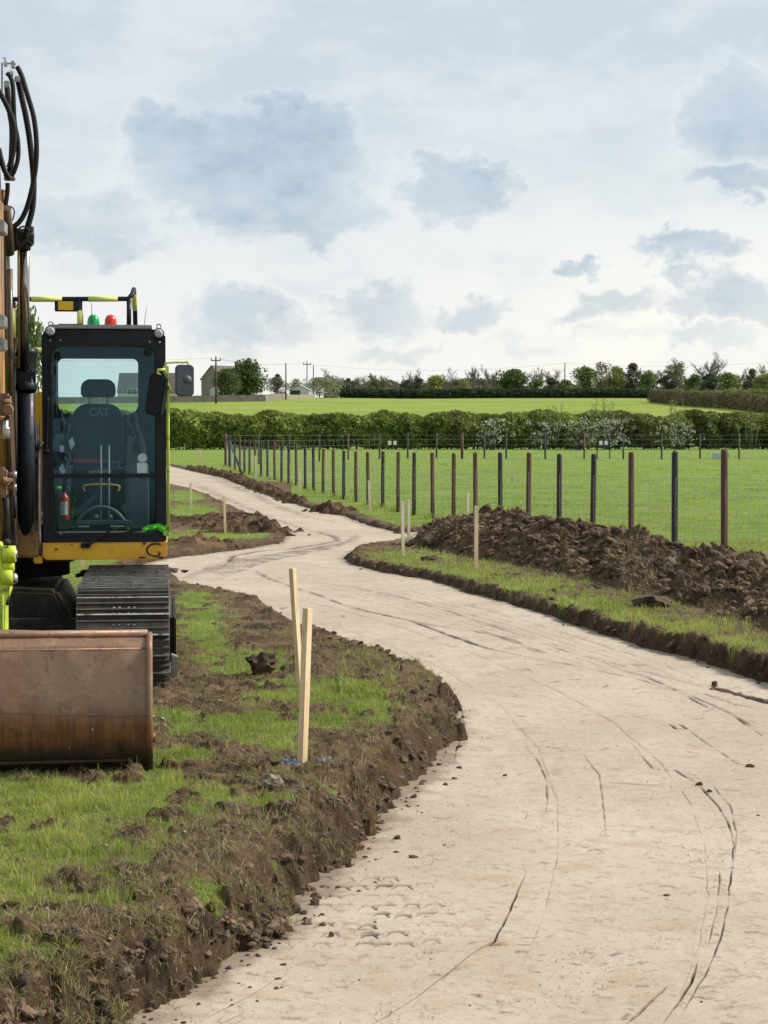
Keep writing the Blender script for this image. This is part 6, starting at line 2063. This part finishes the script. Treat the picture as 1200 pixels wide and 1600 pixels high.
# bright green rag tied at the lower cab corner
gx, gy_ = np.meshgrid(np.linspace(0, 1, 26), np.linspace(0, 1, 10))
top_px = np.interp(gx, [0, .3, .6, .8, 1], [826, 820, 818, 822, 816]); bot_px = np.interp(gx, [0, .25, .55, .75, .9, 1], [829, 828, 827, 832, 838, 836])
pxs_ = 222 + gx * 43; pys = top_px * (1 - gy_) + bot_px * gy_
vv = []
for a_, c_, u_, v_ in zip(pxs_.ravel(), pys.ravel(), gx.ravel(), gy_.ravel()):
    q = ML(a_, c_, -.035 + .016 * math.sin(u_ * 21 + v_ * 3) * (0.3 + v_) - .01 * math.sin(v_ * 9 + u_ * 5)); vv.append(EO + ER * q[0] + EB * q[1] + np.array([0, 0, q[2]]))
o = npmesh('rag', np.array(vv), grid_quads(*gx.shape), mat=mat('bright_green_cloth', (.10, .72, .03), (.07, .55, .02), 9, .6), smooth=True)
o.modifiers.new('thickness', 'SOLIDIFY').thickness = .004
tag(o, 'bright green plastic rag tied at the lower right corner of the cab', 'rag')

# ------------------------------------------------------------------ sky and sun
SUN = Vector((0.74, 0.10, 0.66)).normalized()
el = math.asin(SUN.z); az = math.atan2(SUN.x, SUN.y)
world = bpy.data.worlds.new('World'); SC.world = world
world.use_nodes = True
nt = world.node_tree; nt.nodes.clear(); n = N(nt)
out = n.add('ShaderNodeOutputWorld'); bg = n.add('ShaderNodeBackground'); n.link(bg.outputs[0], out.inputs[0])
KS = 0.10
bg.inputs['Strength'].default_value = KS
sky = n.add('ShaderNodeTexSky', sky_type='NISHITA'); sky.sun_disc = False; sky.sun_elevation = el; sky.sun_rotation = az
sky.air_density = 1.0; sky.dust_density = 2.0
g = n.add('ShaderNodeTexCoord').outputs['Generated']
sp = n.add('ShaderNodeSeparateXYZ'); n.link(g, sp.inputs[0])
hyp = n.math('SQRT', n.math('ADD', n.math('MULTIPLY', sp.outputs[0], sp.outputs[0]), n.math('MULTIPLY', sp.outputs[1], sp.outputs[1])))
hyp = n.math('MAXIMUM', hyp, 0.05)
u = n.math('DIVIDE', sp.outputs[0], hyp); v = n.math('DIVIDE', sp.outputs[2], hyp)
cmb = n.add('ShaderNodeCombineXYZ'); n.link(u, cmb.inputs[0]); n.link(v, cmb.inputs[1]); n.link(n.math('GREATER_THAN', sp.outputs[1], 0.0), cmb.inputs[2])
P = cmb.outputs[0]
n1 = n.noise(n.mapping(P, (1, 1.25, 1)), 22, 8, .58, 0, 'Color')
n2 = n.noise(n.mapping(P, (1, 1.2, 1)), 75, 6, .6, 0, 'Color')
s1 = n.add('ShaderNodeSeparateColor'); n.link(n1, s1.inputs[0]); s2 = n.add('ShaderNodeSeparateColor'); n.link(n2, s2.inputs[0])
uw = n.math('ADD', u, n.math('ADD', n.math('MULTIPLY', n.math('SUBTRACT', s1.outputs[0], .5), .050), n.math('MULTIPLY', n.math('SUBTRACT', s2.outputs[0], .5), .030)))
vw = n.math('ADD', v, n.math('ADD', n.math('MULTIPLY', n.math('SUBTRACT', s1.outputs[1], .5), .046), n.math('MULTIPLY', n.math('SUBTRACT', s2.outputs[1], .5), .022)))
CL = [(395, 275, 165, 80, 1.0), (480, 215, 75, 50, .8), (265, 245, 62, 62, .8), (500, 335, 95, 36, .8), (708, 305, 72, 48, 1.0), (100, 345, 130, 45, .6), (140, 385, 110, 20, .65), (375, 502, 82, 46, .9), (440, 520, 60, 26, .6),
      (590, 482, 75, 42, .75), (735, 497, 60, 26, .85), (1150, 195, 80, 75, .8), (1195, 240, 60, 40, .8), (1150, 306, 80, 20, .85), (1070, 400, 78, 22, .95), (885, 416, 34, 18, .9), (1140, 470, 80, 36, .9), (1160, 492, 60, 20, .8), (1055, 490, 34, 18, .7), (965, 478, 55, 20, .7),
      (920, 495, 36, 14, .6), (1056, 438, 24, 14, .7), (612, 552, 70, 14, .6), (1090, 530, 70, 16, .6), (815, 545, 60, 12, .45), (470, 440, 60, 22, .35), (950, 528, 60, 12, .4), (700, 400, 50, 18, .25)]
# clouds over the rest of the sky
full = n.ramp(n.noise(n.mapping(P, (1, 1.9, 1), loc=(5, 2, 1)), 3.0, 8, .6), .52, .72, 0, .6)
full = n.math('MULTIPLY', full, n.math('GREATER_THAN', n.math('ABSOLUTE', u), .24))
core = full
for cx_, cy_, rx, ry, st_ in CL:
    u0, v0 = (cx_ - 600) / F, (659 - cy_) / F
    a = n.math('DIVIDE', n.math('SUBTRACT', uw, u0), rx / F * 1.08); b_ = n.math('DIVIDE', n.math('SUBTRACT', vw, v0), ry / F * 1.08)
    d2 = n.math('ADD', n.math('MULTIPLY', a, a), n.math('MULTIPLY', b_, b_))
    d2 = n.math('ADD', d2, n.math('MULTIPLY', n.math('SUBTRACT', 1.0, n.math('GREATER_THAN', sp.outputs[1], 0.0)), 9.0))
    c_ = n.ramp(d2, 2.0, .0, 0, st_)
    core = n.math('MAXIMUM', core, c_)
tex = n.noise(n.mapping(P, (1, 1.6, 1)), 34, 8, .62)
tex2 = n.noise(n.mapping(P, (1, 1.8, 1), loc=(2, 5, 0)), 12, 7, .62)
dens = n.math('MULTIPLY', core, n.ramp(n.math('ADD', n.math('MULTIPLY', tex, .5), n.math('MULTIPLY', tex2, .5)), .28, .64, .55, 1.12))
hz = n.ramp(v, .0, .19)
veil = n.mix(hz, (0.700, 0.700, 0.670), (0.440, 0.492, 0.540))
veil = n.mix(n.math('MULTIPLY', n.ramp(u, -.08, .20), n.ramp(v, .16, .03)), veil, (0.735, 0.720, 0.670))
veil = n.mix(n.math('MULTIPLY', n.ramp(tex2, .42, .64), .50), veil, (0.640, 0.655, 0.650))
veil = n.mix(n.math('MULTIPLY', n.math('MULTIPLY', n.ramp(tex2, .50, .30), n.ramp(v, .02, .10)), .45), veil, (0.440, 0.510, 0.575))
cloud = n.mix(n.ramp(tex2, .38, .64), (0.220, 0.305, 0.405), (0.335, 0.420, 0.500))
lowc = n.ramp(v, .075, .03)
cloud = n.mix(n.math('MULTIPLY', lowc, .55), cloud, (0.430, 0.495, 0.540))
# tops of the clouds catch the light: sample the same field a little higher up
rim = n.math('MULTIPLY', n.ramp(dens, .03, .20), n.ramp(dens, .50, .22))
up_ = n.ramp(n.math('SUBTRACT', v, .035), .0, .09)
col = n.mix(n.math('MULTIPLY', rim, n.math('MULTIPLY', up_, .16)), veil, (0.710, 0.730, 0.735))
col = n.mix(n.math('MULTIPLY', n.ramp(dens, .02, 1.05, 0, .98), n.ramp(tex2, .25, .6, 1.0, .70)), col, cloud)
scl = n.add('ShaderNodeVectorMath', operation='SCALE'); n.link(col, scl.inputs[0]); scl.inputs['Scale'].default_value = 1.0 / KS
fin = n.mix(0.88, sky.outputs[0], scl.outputs[0])
# below the horizon: dull ground tone
fin = n.mix(n.ramp(sp.outputs[2], -.01, -.06), fin, (1.2, 1.3, 0.8))
n.link(fin, bg.inputs['Color'])
sd_ = bpy.data.lights.new('sun', 'SUN'); sd_.energy = 3.9; sd_.angle = R(10); sd_.color = (1.0, 0.95, 0.86)
so = bpy.data.objects.new('sun', sd_); COL.objects.link(so); so.rotation_euler = SUN.to_track_quat('Z', 'Y').to_euler()

SC.view_settings.view_transform = 'Standard'
SC.view_settings.look = 'None'
SC.view_settings.gamma = 1
SC.view_settings.exposure = 0.55
SC.cycles.max_bounces = 8
SC.cycles.transparent_max_bounces = 16
